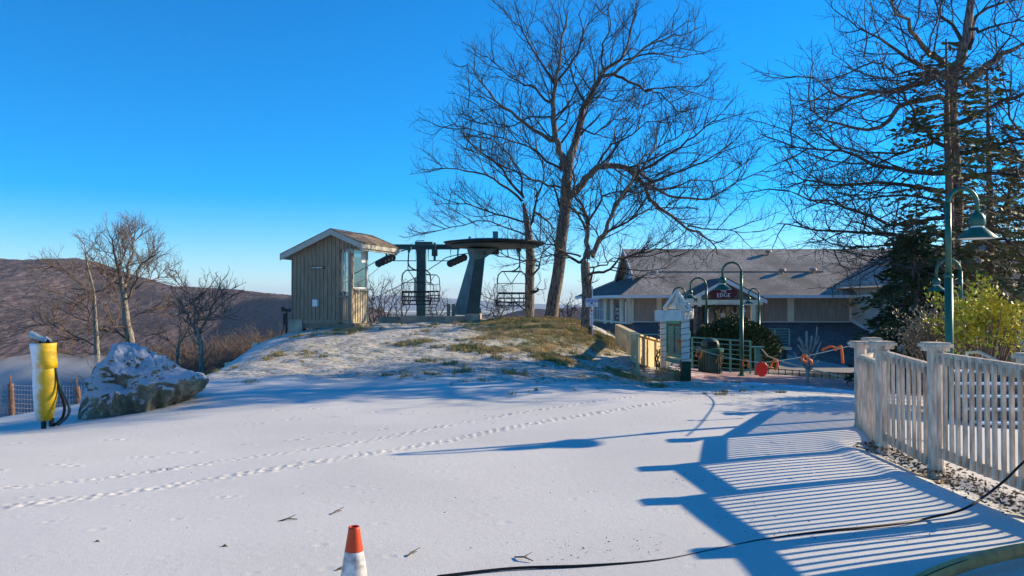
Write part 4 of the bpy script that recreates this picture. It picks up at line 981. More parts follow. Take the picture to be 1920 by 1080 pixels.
def make_chair(label, loc, rz, hh=.80):
    t = T('lift_chair', label, 'lift chair', loc, rz, 'double chairs of the chairlift')
    def rr_(pts, r, name, m_=mDark, n=8):
        m = MB(); m.tube(smooth_poly([Vector(p) for p in pts], 4), r, n); return m.build(name, m_, t, smooth=True)
    g = MB(); g.box((0, 0, 0), (.16, .22, .12)); g.box((0, 0, -.09), (.08, .12, .1)); g.build('grip', mTower, t)
    rr_([(0, 0, -.02), (-.02, 0, -.3), (-.03, 0, -.55), (.04, 0, -.68), (.18, 0, -.77), (.32, 0, -hh)], .026, 'hanger')
    rr_([(-.03, 0, -.5), (-.04, 0, -.7), (-.03, 0, -hh)], .016, 'hanger_brace')
    c = .27  # chair centre in x
    z0 = -hh
    m = MB(); z1 = z0 - 1.28; wq = .53
    P = [(c - wq + .06, -.0, z1), (c - wq, 0, z1 + .25), (c - wq, 0, z0 - .35), (c - wq + .03, 0, z0 - .13), (c - wq + .16, 0, z0), (c + wq - .16, 0, z0), (c + wq - .03, 0, z0 - .13), (c + wq, 0, z0 - .35), (c + wq, 0, z1 + .25), (c + wq - .04, 0, z1)]
    m.tube(P, .024, 8); m.build('frame', mDark, t, smooth=True)
    for sx_ in (-1, 1):
        m = MB(); x = c + sx_ * (wq - .04); m.tube([(x, 0, z1), (x, .45, z1 + .02), (x, .5, z1 + .1)], .022, 6); m.tube([(x, 0, z1 + .42), (x, .35, z1 + .40), (x, .42, z1 + .05)], .017, 6); m.build('armrest', mDark, t)
    m = MB()
    for k in range(5): m.box((c, .03 + k * .1, z1 + .015 + k * .003), (2 * wq - .1, .075, .03))
    m.build('seat', mDark, t)
    for k, zz in enumerate((.16, .30, .48)):
        m = MB(); m.box((c, -.03, z1 + zz), (2 * wq - .06, .025, .075 if k == 2 else .05)); m.build('backrest_slat', mDark, t)
    for x in (-.28, 0, .28): MB().box((c + x, -.015, z1 + .27), (.03, .02, .5)).build('backrest_strut', mDark, t)
    m = MB(); x = wq + .06; m.tube(smooth_poly([Vector(p) for p in [(c - x + .1, .5, z1 + .12), (c - x, .46, z1 + .55), (c - x + .03, .3, z1 + .78), (c - x + .2, .25, z1 + .83), (c + x - .2, .25, z1 + .83), (c + x - .03, .3, z1 + .78), (c + x, .46, z1 + .55), (c + x - .1, .5, z1 + .12)]], 3), .014, 6)
    m.build('safety_bar', mDark, t, smooth=True)
    m = MB(); m.tube([(c - .3, 0, z0), (c, 0, z0 - .42), (c + .05, 0, z0 - .5)], .014, 6); m.tube([(c + .3, 0, z0), (c + .03, 0, z0 - .42), (c + .35, 0, z0 - .55)], .014, 6); m.build('cross_brace', mDark, t)
    return t
a = W(767, 466, 29.6); ch = make_chair('empty double lift chair hanging in front of the lift tower', (a.x, a.y, a.z), 0)
a = W(973, 468, 29.4)
ch2 = dup(ch, (a.x, a.y, a.z), R(172), 'empty double lift chair hanging under the right rim of the bullwheel')
a = W(700, 560, 52); dup(ch, (a.x, a.y, a.z), R(20), 'distant empty lift chair on the rope just right of the hut wall')
a = W(803, 486, 38.5); dup(ch, (a.x - .25, a.y, a.z + .05), R(10), 'empty lift chair farther down the line, half hidden by the lift tower')

# floodlights below the crest
for (px, py, d, l) in ((487, 652, 27, 'pair of small work lights on a thin post below the crest, left of the hut'), (437, 690, 24, 'pair of small work lights low in the brush, left of the snowy crest')):
    a = W(px, py, d); g = hz(a.x, a.y); t = T('work_light', l, 'light', (a.x, a.y, g))
    h = a.z - g; m = MB(); m.tube([(0, 0, 0), (0, 0, h)], .022, 6); m.build('pole', mWhiteTrim, t)
    for s in (-1, 1):
        m = MB(); m.box((s * .13, -.05, h + .08), (.17, .1, .2), mat=Matrix.Rotation(R(18 * s), 4, 'Y')); m.build('lamp_head', mCream, t)
    m = MB(); m.tube([(-.14, 0, h + .0), (0, 0, h - .05), (.14, 0, h)], .015, 6); m.build('bracket', mHutTrim, t)

# ---------------- boulder ----------------
OUT = [(160, 782), (163, 745), (165, 715), (180, 690), (200, 668), (213, 642), (225, 638), (250, 646), (285, 666), (330, 690), (360, 697), (380, 699), (390, 712), (388, 728), (350, 745), (300, 760), (240, 778)]
cx_, cy_ = 268, 722; dR = 12.9
ang = np.array([math.atan2(cy_ - y, x - cx_) for x, y in OUT]); rad_ = np.array([math.hypot(x - cx_, y - cy_) for x, y in OUT]); od = np.argsort(ang); ang = ang[od]; rad_ = rad_[od]
mk_ = MB(); nu, nv = 240, 120; vs = []
for j in range(nv + 1):
    ph = math.pi * j / nv
    for i in range(nu):
        th = 2 * math.pi * i / nu; a_ = math.atan2(math.sin(th), math.cos(th)); r = .92 * np.interp(a_, np.concatenate([ang - 2 * math.pi, ang, ang + 2 * math.pi]), np.tile(rad_, 3)) / FP * dR
        s = math.sin(ph) ** .75
        vs.append((math.cos(th) * r * s, -math.cos(ph) * .75 * (1 - .25 * math.sin(th)), math.sin(th) * r * s))
vs = np.array(vs)
nn = np.zeros(len(vs)); 
for s_k, amp in ((1.6, .18), (3.5, .14), (8, .09), (17, .05), (34, .022)):
    q_ = (vnoise(vs[:, 0] + 31 + vs[:, 1] * .7, vs[:, 2] + 11 + vs[:, 1] * .5, int(s_k * 10), s_k) - .5) * 2; nn += amp * (.55 - np.abs(q_) * 1.6)
L_ = np.linalg.norm(vs, axis=1)[:, None]; vs = vs * (1 + nn[:, None] * .36 / np.maximum(L_, .35)); vs[:, 2] = np.where(vs[:, 2] < -.05, -.05 + (vs[:, 2] + .05) * 1.9, vs[:, 2])
fs = [(j * nu + i, j * nu + (i + 1) % nu, (j + 1) * nu + (i + 1) % nu, (j + 1) * nu + i) for j in range(nv) for i in range(nu)]
mk_.add(vs, fs); o = mk_.build('boulder', mRock, smooth=True); a = W(cx_, cy_, dR); o.location = a; tag(o, 'large snow capped boulder with lichen beside the yellow padded hydrant', 'boulder')

# ---------------- padded hydrant ----------------
dH = 11.3; a = W(82, 800, dH)
t = T('snow_hydrant', 'snowmaking hydrant wrapped in a frosted yellow pad beside the boulder', 'hydrant', (a.x, a.y, a.z))
s = dH / FP
m = MB(); prof = []
rows = [(788, 70, 98), (770, 67, 101), (740, 64, 105), (715, 63, 105), (690, 63, 104), (672, 62, 103), (655, 60, 102), (648, 59, 102), (643, 60, 103)]
rings = []
for y_, xa, xb in rows:
    c = W((xa + xb) / 2, y_, dH); hw = (xb - xa) / 2 * s
    rings.append([Vector((c.x - a.x + hw * math.cos(q_) * (1 + .03 * math.sin(5 * q_ + y_)), hw * .95 * math.sin(q_), c.z - a.z)) for q_ in np.linspace(0, 2 * math.pi, 28, endpoint=False)])
loft(m, rings); m.build('padding', mCover, t, smooth=True)
m = MB(); r2 = [[v * 1 for v in rr_] for rr_ in rings[5:9]]
flap = []
for rr_ in rings[4:9]: flap.append([Vector((v.x * 1.035 + .004, v.y * 1.05, v.z)) for v in rr_])
loft(m, flap); m.build('upper_wrap', cover_mat(), t, smooth=True)
m = MB(); m.tube([(0, 0, -.15), (0, 0, 1.2)], .035, 8); m.box((.11, 0, .06), (.05, .05, .12)); m.build('pipe', mDark, t)
m = MB(); m.tube([W(88, 640, dH) - a, W(75, 634, dH) - a, W(57, 627, dH) - a], [.045, .035, .055], 10); m.tube([W(92, 645, dH) - a, W(88, 632, dH) - a, W(96, 640, dH) - a], .02, 6); m.build('snow_nozzle', M('alloy', (.45, .5, .52), .4, .2, metal=.4), t)
m = MB(); m.tube(smooth_poly([W(74, 644, dH) - a, W(78, 636, dH) - a, W(88, 636, dH) - a, W(92, 644, dH) - a], 4), .016, 6); m.build('loop_handle', mBlack, t)
hs_ = smooth_poly([W(104, 690, dH), W(112, 725, dH), W(128, 758, dH - .1), W(128, 778, dH - .1), W(108, 797, dH - .1)], 5); m = MB(); m.tube([p - hs_[0] for p in hs_], .021, 8); o = m.build('hose', M('teal_hose', (.03, .06, .07), .4, .3), smooth=True); o.location = hs_[0]; tag(o, 'outer black water hose looping down from the yellow padded hydrant', 'hose')
hs_ = smooth_poly([W(104, 705, dH + .05), W(113, 735, dH + .05), W(121, 762, dH), W(116, 785, dH), (W(100, 798, dH))], 5); m = MB(); m.tube([p - hs_[0] for p in hs_], .021, 8); o = m.build('hose', mBlack, smooth=True); o.location = hs_[0]; tag(o, 'inner black water hose beside the yellow padded hydrant', 'hose')
# net fence
t = T('net_fence', 'orange brown safety net fence on two posts behind the hydrant', 'fence', tuple(W(80, 775, 15.5)))
for (x, y0_, y1_, lean) in ((20, 716, 776, 0), (150, 722, 782, -6)):
    m = MB(); m.tube([W(x + 2, y1_ + 10, 15.5), W(x + lean, y0_ + 3, 15.5)], [.055, .05], 10); m.tube([W(x + lean, y0_ + 3, 15.5), W(x + lean - 1, y0_ - 12, 15.5)], .015, 6); m.build('post', M('padded_post', (.22, .12, .08), .8, .4, 20), t, world=True)
m = MB()
for k in range(7):
    y_ = 722 + k * 8.5; m.tube([W(-60, y_ + 1, 15.5), W(22, y_, 15.5), W(80, y_ + 3, 15.6), W(150, y_ + 2, 15.5), W(170, y_ + 5, 15.4)], .004, 3)
for k in range(40):
    x = -60 + k * 5.6; m.tube([W(x, 722, 15.5), W(x, 776, 15.5)], .003, 3)
m.build('net', M('net', (.45, .40, .38), .8, .2), t, world=True)

# ---------------- white picket fence ----------------
fr = T('picket_fence', 'weathered white picket fence with capped posts at the right', 'fence', (4.01, 7.66, 0))
POSTS = [(5.5, 12.3, 1.05), (4.44, 10.26, 1.06), (4.08, 8.87, 1.13), (4.03, 7.66, 1.18), (4.03, 6.2, 1.17), (4.0, 5.5, 1.15)]
XP = [(5.86, 12.9), (7.6, 15.2)]
def post(x, y, h, wd=.145):
    g = hz(x, y); m = MB()
    prof = [(wd / 2, -.1), (wd / 2, h - .09), (wd / 2 - .012, h - .07)]
    m.lathe([(wd * .56, -.12), (wd * .56, .02), (wd / 2, .05), (wd / 2, h - .05)], (x, y, g), 14)
    p = m.build('post', mFence, fr, world=True, smooth=False)
    m = MB(); m.box((x, y, g + h - .035), (wd + .035, wd + .035, .035), R(3)); m.box((x, y, g + h), (wd + .08, wd + .08, .03), R(3)); m.box((x, y, g + h + .023), (wd + .05, wd + .05, .016), R(3))
    m.build('cap', mFence, p).location = -Vector(fr.location)
for P in POSTS: post(*P)
def panel(a, b, ha=1.07, hb=1.05):
    # ha, hb: height of the rail's top above z=0 at each end
    ga, gb_ = hz(*a[:2]), hz(*b[:2]); A = Vector((a[0], a[1], ga)); B = Vector((b[0], b[1], gb_)); L = (B - A).length; d = (B - A) / L; e0 = A + d * .07; e1 = B - d * .07; e0.z = ha - 1.05; e1.z = hb - 1.05
    m = MB(); m.bar(e0 + Vector((0, 0, .985)), e1 + Vector((0, 0, .985)), .045, .09); m.bar(e0 + Vector((0, 0, 1.041)), e1 + Vector((0, 0, 1.041)), .058, .02); m.build('top_rail', mFence, fr, world=True)
    m = MB(); m.bar(e0 + Vector((0, 0, .11)), e1 + Vector((0, 0, .11)), .045, .10); m.build('bottom_rail', mFence, fr, world=True)
    n = max(2, int((L - .14) / .108)); nrm = Vector((-d.y, d.x, 0))
    for k in range(n):
        p = e0.lerp(e1, (k + .5) / n) + nrm * .040; m = MB(); jx = random.Random(int(p.x * 1000 + p.y * 977)).uniform(-.004, .004); m.box((p.x + jx, p.y, p.z + .54), (.029, .03, .94), math.atan2(d.y, d.x)); m.build('baluster', mFence, fr, world=True)
TOPS = [(.84, .82), (.93, .93), (1.0, 1.06), (1.10, 1.12), (1.13, 1.13)]
for i in range(len(POSTS) - 1): panel(POSTS[i + 1], POSTS[i], *TOPS[i])
# solid gate panel just outside the frame (its shade falls into the picture)
g = T('plank_gate', 'solid pale plank gate panel joining the near end of the picket fence', 'gate', (3.9, 5.4, 0))
m = MB(); m.bar((3.90, 5.4, .58), (3.55, 3.1, .58), .04, 1.05); m.build('planks', mFence, g, world=True)
m = MB(); m.bar((3.86, 5.38, .95), (3.51, 3.12, .95), .03, .1); m.bar((3.86, 5.38, .25), (3.51, 3.12, .25), .03, .1); m.build('brace', mFence, g, world=True)
m = MB(); m.box((3.5, 2.98, .6), (.14, .14, 1.3)); m.build('post', mFence, g, world=True)

# cable on the snow
def G(px, py, dz=.012): p = gp(px, py); p.z += dz; return p
cb = [G(820, 1088), G(960, 1074), G(1100, 1066), G(1235, 1059), G(1330, 1040), G(1430, 1017), G(1540, 1003), G(1680, 987), G(1750, 975), W(1810, 953, 5.75), W(1860, 920, 5.9), W(1905, 880, 6.0), W(1950, 820, 6.05), Vector((4.08, 6.15, 1.14)), Vector((4.4, 6.2, .8)), Vector((4.6, 6.1, .1))]
P = smooth_poly(cb, 8); m = MB(); m.tube([p - P[0] for p in P], .009, 8); o = m.build('power_cable', mBlack, smooth=True); o.location = P[0]; tag(o, 'long black power cable snaking over the snow and up the picket fence', 'cable')
ct = [W(1690, 1110, 4.4), W(1745, 1081, 4.5), W(1800, 1060, 4.6), W(1860, 1043, 4.75), W(1930, 1030, 4.95), W(2020, 1022, 5.2)]
P = smooth_poly(ct, 6); t = T('bent_pipe', 'curved tan plastic pipe lying in the shade at the lower right corner', 'pipe', tuple(P[0]))
m = MB(); m.tube(P, .042, 12); m.build('pipe', M('tan_pipe', (.62, .36, .13), .5, .25, 10), t, world=True, smooth=True)
m = MB(); m.tube([p + Vector((-.01, -.03, .03)) for p in P], .004, 5); m.build('seam', mBlack, t, world=True)

# traffic cone
cd = 3.57; a = W(664, 987, cd); 
t = T('traffic_cone', 'dirty white traffic cone with an orange top at the bottom of the frame', 'cone', (a.x, a.y, 0))
H_ = a.z
m = MB(); m.lathe([(.0255, H_ - .01), (.024, H_), (.020, H_), (.018, H_ - .06)], n=28, closed=False); m.lathe([(.0405, H_ - .105), (.0255, H_ - .01)], n=28, closed=False); m.build('orange_top', mCone, t, smooth=True)
m = MB(); m.lathe([(.115, .02), (.041, H_ - .106)], n=28, closed=False); m.build('cone_body', mConeW, t, smooth=True)
m = MB(); m.box((0, 0, .012), (.34, .34, .03)); m.build('base', mBlack, t)
m = MB()

# ---------------- lettering ----------------
def text_obj(name, s, size, m, parent, loc, rot=(R(90), 0, 0), space=1.0, bold=0.0):
    cu = bpy.data.curves.new(name, 'FONT'); cu.body = s; cu.size = size; cu.align_x = 'CENTER'; cu.align_y = 'CENTER'; cu.extrude = .003; cu.space_line = space; cu.offset = bold
    tmp = bpy.data.objects.new(name + '_tmp', cu); COL.objects.link(tmp); bpy.context.view_layer.update()
    me = bpy.data.meshes.new_from_object(tmp.evaluated_get(bpy.context.evaluated_depsgraph_get())); bpy.data.objects.remove(tmp)
    me.materials.clear(); me.materials.append(m); me.name = name
    o = bpy.data.objects.new(name, me); COL.objects.link(o); o.parent = parent; o.location = loc; o.rotation_euler = rot; return o
def serif_word(mb, word, x, y, z, h, dep=.012):
    """roman capitals built from strokes, facing -y; x is the centre"""
    wd = {'T': .72, 'H': .82, 'E': .66, 'D': .82, 'G': .86}; gap = .16; tot = sum(wd[c] for c in word) * h + gap * h * (len(word) - 1); cx = x - tot / 2
    def st(a, b, c, d): mb.box(((a + c) / 2, y, (b + d) / 2), (c - a, dep, d - b))
    T1, T2 = .16 * h, .075 * h
    for c in word:
        w_ = wd[c] * h; L = cx; Rr = cx + w_
        if c == 'T': st(L + w_ / 2 - T1 / 2, z + T2, L + w_ / 2 + T1 / 2, z + h - T2); st(L, z + h - T2, Rr, z + h); st(L, z + h - .26 * h, L + .05 * h, z + h - T2); st(Rr - .05 * h, z + h - .26 * h, Rr, z + h - T2); st(L + w_ / 2 - .2 * h, z, L + w_ / 2 + .2 * h, z + T2)
        if c == 'H':
            for q in (L + .06 * h, Rr - .06 * h - T1): st(q, z + T2, q + T1, z + h - T2); st(q - .06 * h, z, q + T1 + .06 * h, z + T2); st(q - .06 * h, z + h - T2, q + T1 + .06 * h, z + h)
            st(L + .06 * h + T1, z + h * .47, Rr - .06 * h - T1, z + h * .47 + T2)
        if c == 'E':
            st(L + .06 * h, z + T2, L + .06 * h + T1, z + h - T2); st(L, z, Rr, z + T2); st(L, z + h - T2, Rr, z + h); st(L + .06 * h + T1, z + h * .47, Rr - .12 * h, z + h * .47 + T2)
            st(Rr - .05 * h, z + T2, Rr, z + .26 * h); st(Rr - .05 * h, z + h - .26 * h, Rr, z + h - T2); st(Rr - .16 * h, z + .38 * h, Rr - .11 * h, z + .47 * h); st(Rr - .16 * h, z + .47 * h + T2, Rr - .11 * h, z + .64 * h)
        if c in 'DG':
            a0, a1 = (-90, 90) if c == 'D' else (40, 320); ccx = L + (.22 * h if c == 'D' else w_ / 2); rx = (w_ - .22 * h) if c == 'D' else w_ / 2; rz = h / 2
            n = 14; out = []; inn = []
            for k in range(n + 1):
                a = R(a0 + (a1 - a0) * k / n); th = T2 + (T1 - T2) * abs(math.cos(a)); out.append((ccx + rx * math.cos(a), z + rz + rz * math.sin(a))); inn.append((ccx + (rx - th) * math.cos(a), z + rz + (rz - T2) * math.sin(a)))
            for k in range(n): mb.prism([(out[k][0], y - dep / 2, out[k][1]), (out[k + 1][0], y - dep / 2, out[k + 1][1]), (inn[k + 1][0], y - dep / 2, inn[k + 1][1]), (inn[k][0], y - dep / 2, inn[k][1])], (0, dep, 0))
            if c == 'D': st(L + .06 * h, z + T2, L + .06 * h + T1, z + h - T2); st(L, z, ccx, z + T2); st(L, z + h - T2, ccx, z + h)
            else: st(Rr - T1, z + .05 * h, Rr, z + .42 * h); st(Rr - T1 - .12 * h, z + .42 * h, Rr + .05 * h, z + .42 * h + T2)
        cx += w_ + gap * h

# ---------------- lodge ----------------
lod = T('lodge', 'long low ski lodge with grey shingle roofs and a gabled entrance porch', 'building', (12, 41, -2))
def B(name, mb, m, parent=None, smooth=False):
    p = parent or lod; o = mb.build(name, m, p, smooth=smooth)
    if p is lod: o.location = -Vector(lod.location)
    return o
wa = MB(); ZB, ZT = .45, 1.90; YW = 40.8
for c_, s_v in (((7.1, YW + .1, (ZB + ZT) / 2), (1.8, .2, ZT - ZB)), ((14.6, YW + .1, (ZB + ZT) / 2), (5.2, .2, ZT - ZB)), ((8.35, YW + .1, .4), (.7, .2, 3.0)), ((11.75, YW + .1, .4), (.5, .2, 3.0))): B('front_wall', MB().box(c_, s_v), mSiding)
def onw(px, z, y=YW): return (px - 960) / FP * y
def vtrim(px0, px1, z0=ZB, z1=ZT, y=YW): xa, xb = onw(px0, 0, y), onw(px1, 0, y); tr = MB(); tr.box(((xa + xb) / 2, y - .02, (z0 + z1) / 2), (xb - xa, .10, z1 - z0)); B('corner_trim', tr, mCream)
def htrim(px0, px1, z0, z1, y=YW): xa, xb = onw(px0, 0, y), onw(px1, 0, y); tr = MB(); tr.box(((xa + xb) / 2, y - .017, (z0 + z1) / 2), (xb - xa, .09, z1 - z0)); B('frieze_board', tr, mCream)
for a, b_ in ((1176, 1181), (1231, 1240), (1418, 1425), (1476, 1488), (1592, 1600), (1414, 1419)): vtrim(a, b_)
for a, b_ in ((1181, 1231), (1240, 1262), (1425, 1476), (1488, 1592)): htrim(a, b_, ZT - .14, ZT - .001)
for a, b_ in ((1181, 1231), (1425, 1476), (1488, 1592)): xa, xb = onw(a, 0), onw(b_, 0); B('sill', MB().box(((xa + xb) / 2, YW - .05, ZB + .09), (xb - xa, .14, .09)), mWhiteTrim)
# splayed left wall
A0 = Vector((6.2, 40.8, 0)); A1 = Vector((5.0, 50.0, 0)); dA = (A1 - A0).normalized(); nA = Vector((-dA.y, dA.x, 0)); LA = (A1 - A0).length
def sp_(s, z, o=0): p = A0.lerp(A1, s) + nA * o; return Vector((p.x, p.y, z))
wl_ = MB(); wl_.prism([sp_(0, .30), sp_(1, .30), sp_(1, 1.90), sp_(0, 1.90)], tuple(-nA * .2)); wo = B('side_wall', wl_, mSiding)
tr = MB()
for s0, s1 in ((0, .05), (.20, .27), (.42, .48), (.58, .65), (.92, 1.0)): tr.prism([sp_(s0, .30, .02), sp_(s1, .30, .02), sp_(s1, 1.9, .02), sp_(s0, 1.9, .02)], tuple(nA * .08))
tr.prism([sp_(0, 1.72, .021), sp_(1, 1.72, .021), sp_(1, 1.9, .021), sp_(0, 1.9, .021)], tuple(nA * .07)); tr.prism([sp_(0, .42, .021), sp_(1, .42, .021), sp_(1, .52, .021), sp_(0, .52, .021)], tuple(nA * .12))
B('side_trim', tr, mCream)
for s0, s1, mm in ((.27, .42, 3), (.65, .92, 6)):
    g = MB(); g.prism([sp_(s0, .52, .012), sp_(s1, .52, .012), sp_(s1, 1.72, .012), sp_(s0, 1.72, .012)], tuple(nA * .01)); wv = B('window', g, mGlassB if mm > 3 else mGlass)
    g = MB()
    k0 = 1 if mm > 3 else 0
    if k0:
        for k in range(1, mm): s = s0 + (s1 - s0) * k / mm; g.bar(sp_(s, .52, .03), sp_(s, 1.72, .03), .05)
        g.bar(sp_(s0, 1.12, .031), sp_(s1, 1.12, .031), .03); g.build('muntin', mWhiteTrim, wv)
    else:
        q = sp_((s0 + s1) / 2, .95, .04); ro = (R(90), 0, math.atan2(-dA.y, -dA.x))
        text_obj('window_lettering', 'Snacks\nDrinks\nand', .26, mWhite, wv, q, ro, .9)
# roofs
def slab(poly, th=.12): m = MB(); m.prism([Vector(p) for p in poly], (0, 0, -th)); return m
RX = 26
main = B('main_roof', slab([(5.44, 40, 1.92), (RX, 40, 1.92), (RX, 46, 4.6), (6.33, 46, 4.6), (6.33, 42.2, 2.903), (7.38, 42.8, 3.171)]), mRoof)
B('rear_roof', slab([(RX, 46.02, 4.6), (RX, 52, 1.92), (4.1, 52, 1.92), (6.33, 49.8, 2.9), (6.33, 46.02, 4.6)]), mRoof)
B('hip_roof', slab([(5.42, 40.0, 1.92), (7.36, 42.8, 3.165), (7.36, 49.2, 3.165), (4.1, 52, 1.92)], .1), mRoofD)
g = MB(); g.prism([(6.75, 42.5, 2.70), (6.75, 49.5, 2.70), (6.75, 46, 4.42)], (.1, 0, 0)); gw = B('gable_wall', g, mSiding)
g = MB()
for e in (42.15, 49.85): g.bar((6.36, e, 2.80), (6.36, 46, 4.50), .06, .2)
B('gable_fascia', g, mWhiteTrim)
g = MB(); g.prism([(6.72, 43.3, 2.95), (6.72, 46.0, 2.95), (6.72, 44.7, 3.85)], (.02, 0, 0)); gwin = B('gable_window', g, mGlassB)
g = MB(); pts = [(6.70, 43.2, 2.92), (6.70, 46.1, 2.92), (6.70, 44.7, 3.93)]
for i in range(3): g.bar(pts[i], pts[(i + 1) % 3], .05, .14)
g.build('window_frame', mWhiteTrim, gwin)
g = MB(); g.box(((5.44 + 17.3) / 2, 39.97, 1.84), (17.3 - 5.44, .10, .15)); g.bar((5.40, 39.97, 1.84), (4.08, 51.9, 1.84), .08, .15); B('gutter', g, mWhiteTrim)
g = MB(); g.prism([(5.5, 40.05, 1.78), (17.2, 40.05, 1.78), (17.2, 40.75, 1.78), (5.7, 40.75, 1.78)], (0, 0, -.02)); B('soffit', g, mCream)
for px in (1173, 1597):
    x = onw(px, 0); g = MB(); g.tube([(x, 40.0, 1.8), (x, 40.15, 1.66), (x, 40.66, 1.55), (x, 40.68, .5)], .05, 8); B('downspout', g, mWhiteTrim)
# roof vents
for px, py in ((1441, 478), (1467, 513), (1525, 512)):
    u_ = (565 - py) / FP; d = (1.92 - 1.6 - .4467 * 40) / (u_ - .4467); x = (px - 960) / FP * d; z = 1.92 + .4467 * (d - 40)
    g = MB(); g.lathe([(.05, 0), (.06, .16), (.20, .19), (.17, .30), (.02, .34)], (x, d, z - .04), 14); B('roof_vent', g, M('vent_metal', (.38, .28, .22), .6, .3))
g = MB(); g.tube([(onw(1232, 0, 42.6), 42.6, 3.0), (onw(1232, 0, 42.6), 42.6, 3.28)], .04, 8); B('vent_pipe', g, mWhiteTrim)
g = MB(); g.bar((7.45, 42.78, 3.18), (16.6, 42.78, 3.18), .05, .03); B('roof_flashing', g, mRoofD)
# lower roofs
def lz(y): return .54 - (40.6 - y) * .222
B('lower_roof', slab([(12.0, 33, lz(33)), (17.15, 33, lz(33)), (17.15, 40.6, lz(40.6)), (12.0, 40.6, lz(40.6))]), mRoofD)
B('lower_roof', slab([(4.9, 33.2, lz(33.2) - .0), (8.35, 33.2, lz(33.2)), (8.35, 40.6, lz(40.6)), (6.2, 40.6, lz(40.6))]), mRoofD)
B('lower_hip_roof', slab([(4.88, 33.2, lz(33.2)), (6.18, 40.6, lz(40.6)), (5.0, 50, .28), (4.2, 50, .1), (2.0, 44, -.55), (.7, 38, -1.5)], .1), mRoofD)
B('lower_gutter', MB().box((14.6, 32.93, lz(33) - .04), (5.3, .12, .16)), mWhiteTrim); B('lower_gutter', MB().box((6.6, 33.13, lz(33.2) - .06), (3.5, .12, .14)), mWhiteTrim)
B('lower_wall', MB().box((14.6, 33.8, -2.6), (5.1, .2, 2.8)), mCream); B('lower_wall', MB().box((6.7, 33.9, -2.6), (3.3, .2, 2.8)), mCream)
g = MB(); g.box((14.6, 33.69, -2.9), (4.6, .04, 1.2)); B('lower_window', g, mGlass)
# right wing
g = MB(); wy0, wy1 = 30.5, 40.75
g.prism([(17.2, wy0, -2.5), (17.2, wy1, -2.5), (17.2, wy1, 2.35), (17.2, wy0, 2.35)], (.2, 0, 0)); g.box((21.2, wy0 + .1, 0), (7.6, .2, 4.7)); B('wing_wall', g, mSidingL)
g = MB(); g.bar((17.14, wy0 - .1, 1.83), (17.14, wy1 - .9, 1.83), .06, .18); g.bar((17.13, wy0, lz(wy0) + .07), (17.13, wy1, lz(wy1) + .12), .08, .14); B('wing_trim', g, mWhiteTrim)
g = MB(); g.bar((16.55, wy0 - .6, 2.36), (16.55, 40.9, 2.36), .07, .17); g.box((21.4, wy0 - .62, 2.36), (9.6, .07, .17)); B('wing_fascia', g, mWhiteTrim)
g = MB(); g.prism([(16.6, wy0 - .5, 2.28), (17.2, wy0 - .5, 2.28), (17.2, 40.8, 2.28), (16.6, 40.8, 2.28)], (0, 0, -.02)); B('wing_soffit', g, mCream)
B('wing_roof', slab([(16.5, wy0 - .6, 2.44), (16.5, 41.3, 2.44), (20.5, 45.2, 4.1), (20.5, wy0 + 2.5, 4.1)], .1), mRoof)
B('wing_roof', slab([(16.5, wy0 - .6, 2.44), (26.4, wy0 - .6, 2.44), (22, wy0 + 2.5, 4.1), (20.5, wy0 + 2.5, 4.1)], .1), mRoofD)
# entrance porch
PX_, PY_, PZ_ = 10.27, 38.5, 2.74; hwp = 1.95; ez = 1.72
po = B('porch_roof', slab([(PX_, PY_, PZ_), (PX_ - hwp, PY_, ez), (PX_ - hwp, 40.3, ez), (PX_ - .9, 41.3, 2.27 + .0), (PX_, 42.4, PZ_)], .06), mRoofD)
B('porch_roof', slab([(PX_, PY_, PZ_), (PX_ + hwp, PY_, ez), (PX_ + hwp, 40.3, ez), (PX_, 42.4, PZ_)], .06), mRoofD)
g = MB()
for s in (-1, 1): g.prism([(PX_, PY_ - .03, PZ_ - .065), (PX_ + s * hwp, PY_ - .03, ez - .065), (PX_ + s * hwp, PY_ - .03, ez - .24), (PX_, PY_ - .03, PZ_ - .26)], (0, .05, 0))
B('porch_fascia', g, mWhiteTrim)
g = MB(); g.prism([(PX_ - 1.5, PY_ + .08, 1.66), (PX_ + 1.5, PY_ + .08, 1.66), (PX_ + 1.5, PY_ + .08, 1.76), (PX_, PY_ + .08, PZ_ - .2), (PX_ - 1.5, PY_ + .08, 1.76)], (0, .06, 0)); B('porch_gable', g, mOldWood)
g = MB(); g.box((PX_ - .02, PY_ + .02, 1.55), (3.5, .14, .25)); g.box((PX_ - 1.45, PY_ + .025, 1.6), (.5, .12, .5)); B('porch_beam', g, mCream)
g = MB()
for x in (-.055, .055): g.box((PX_ - 1.48 + x, PY_ - .045, 1.66), (.035, .02, .22))
for s in (-1, 1): g.bar((PX_ - 1.48, PY_ - .045, 1.63), (PX_ - 1.48 + s * .055, PY_ - .045, 1.76), .02, .03)
B('wall_emblem', g, mDark)
for px in (1304, 1392, 1412):
    x = (px - 960) / FP * PY_; g = MB(); g.box((x, PY_ + .05, .35), (.17, .17, 2.2)); B('porch_column', g, mOldWood if px == 1304 else mCream)
# shaped sign board
sx_, sz_ = onw(1356.5, 0, 38.45), 1.74
g = MB(); pr = [(-.50, 0), (.50, 0), (.50, .10), (.60, .12), (.64, .2), (.64, .34), (.58, .38), (.52, .46), (-.5, .47), (-.52, .40), (-.60, .38), (-.60, .24), (-.54, .22), (-.54, .1)]
g.prism([(sx_ + a, 38.42, sz_ + b_) for a, b_ in pr], (0, .05, 0)); sb = B('sign_board', g, mMaroon)
g = MB(); serif_word(g, 'THE', sx_, 38.41, sz_ + .285, .115); serif_word(g, 'EDGE', sx_, 38.41, sz_ + .06, .185); g.build('sign_lettering', mWhite, sb)
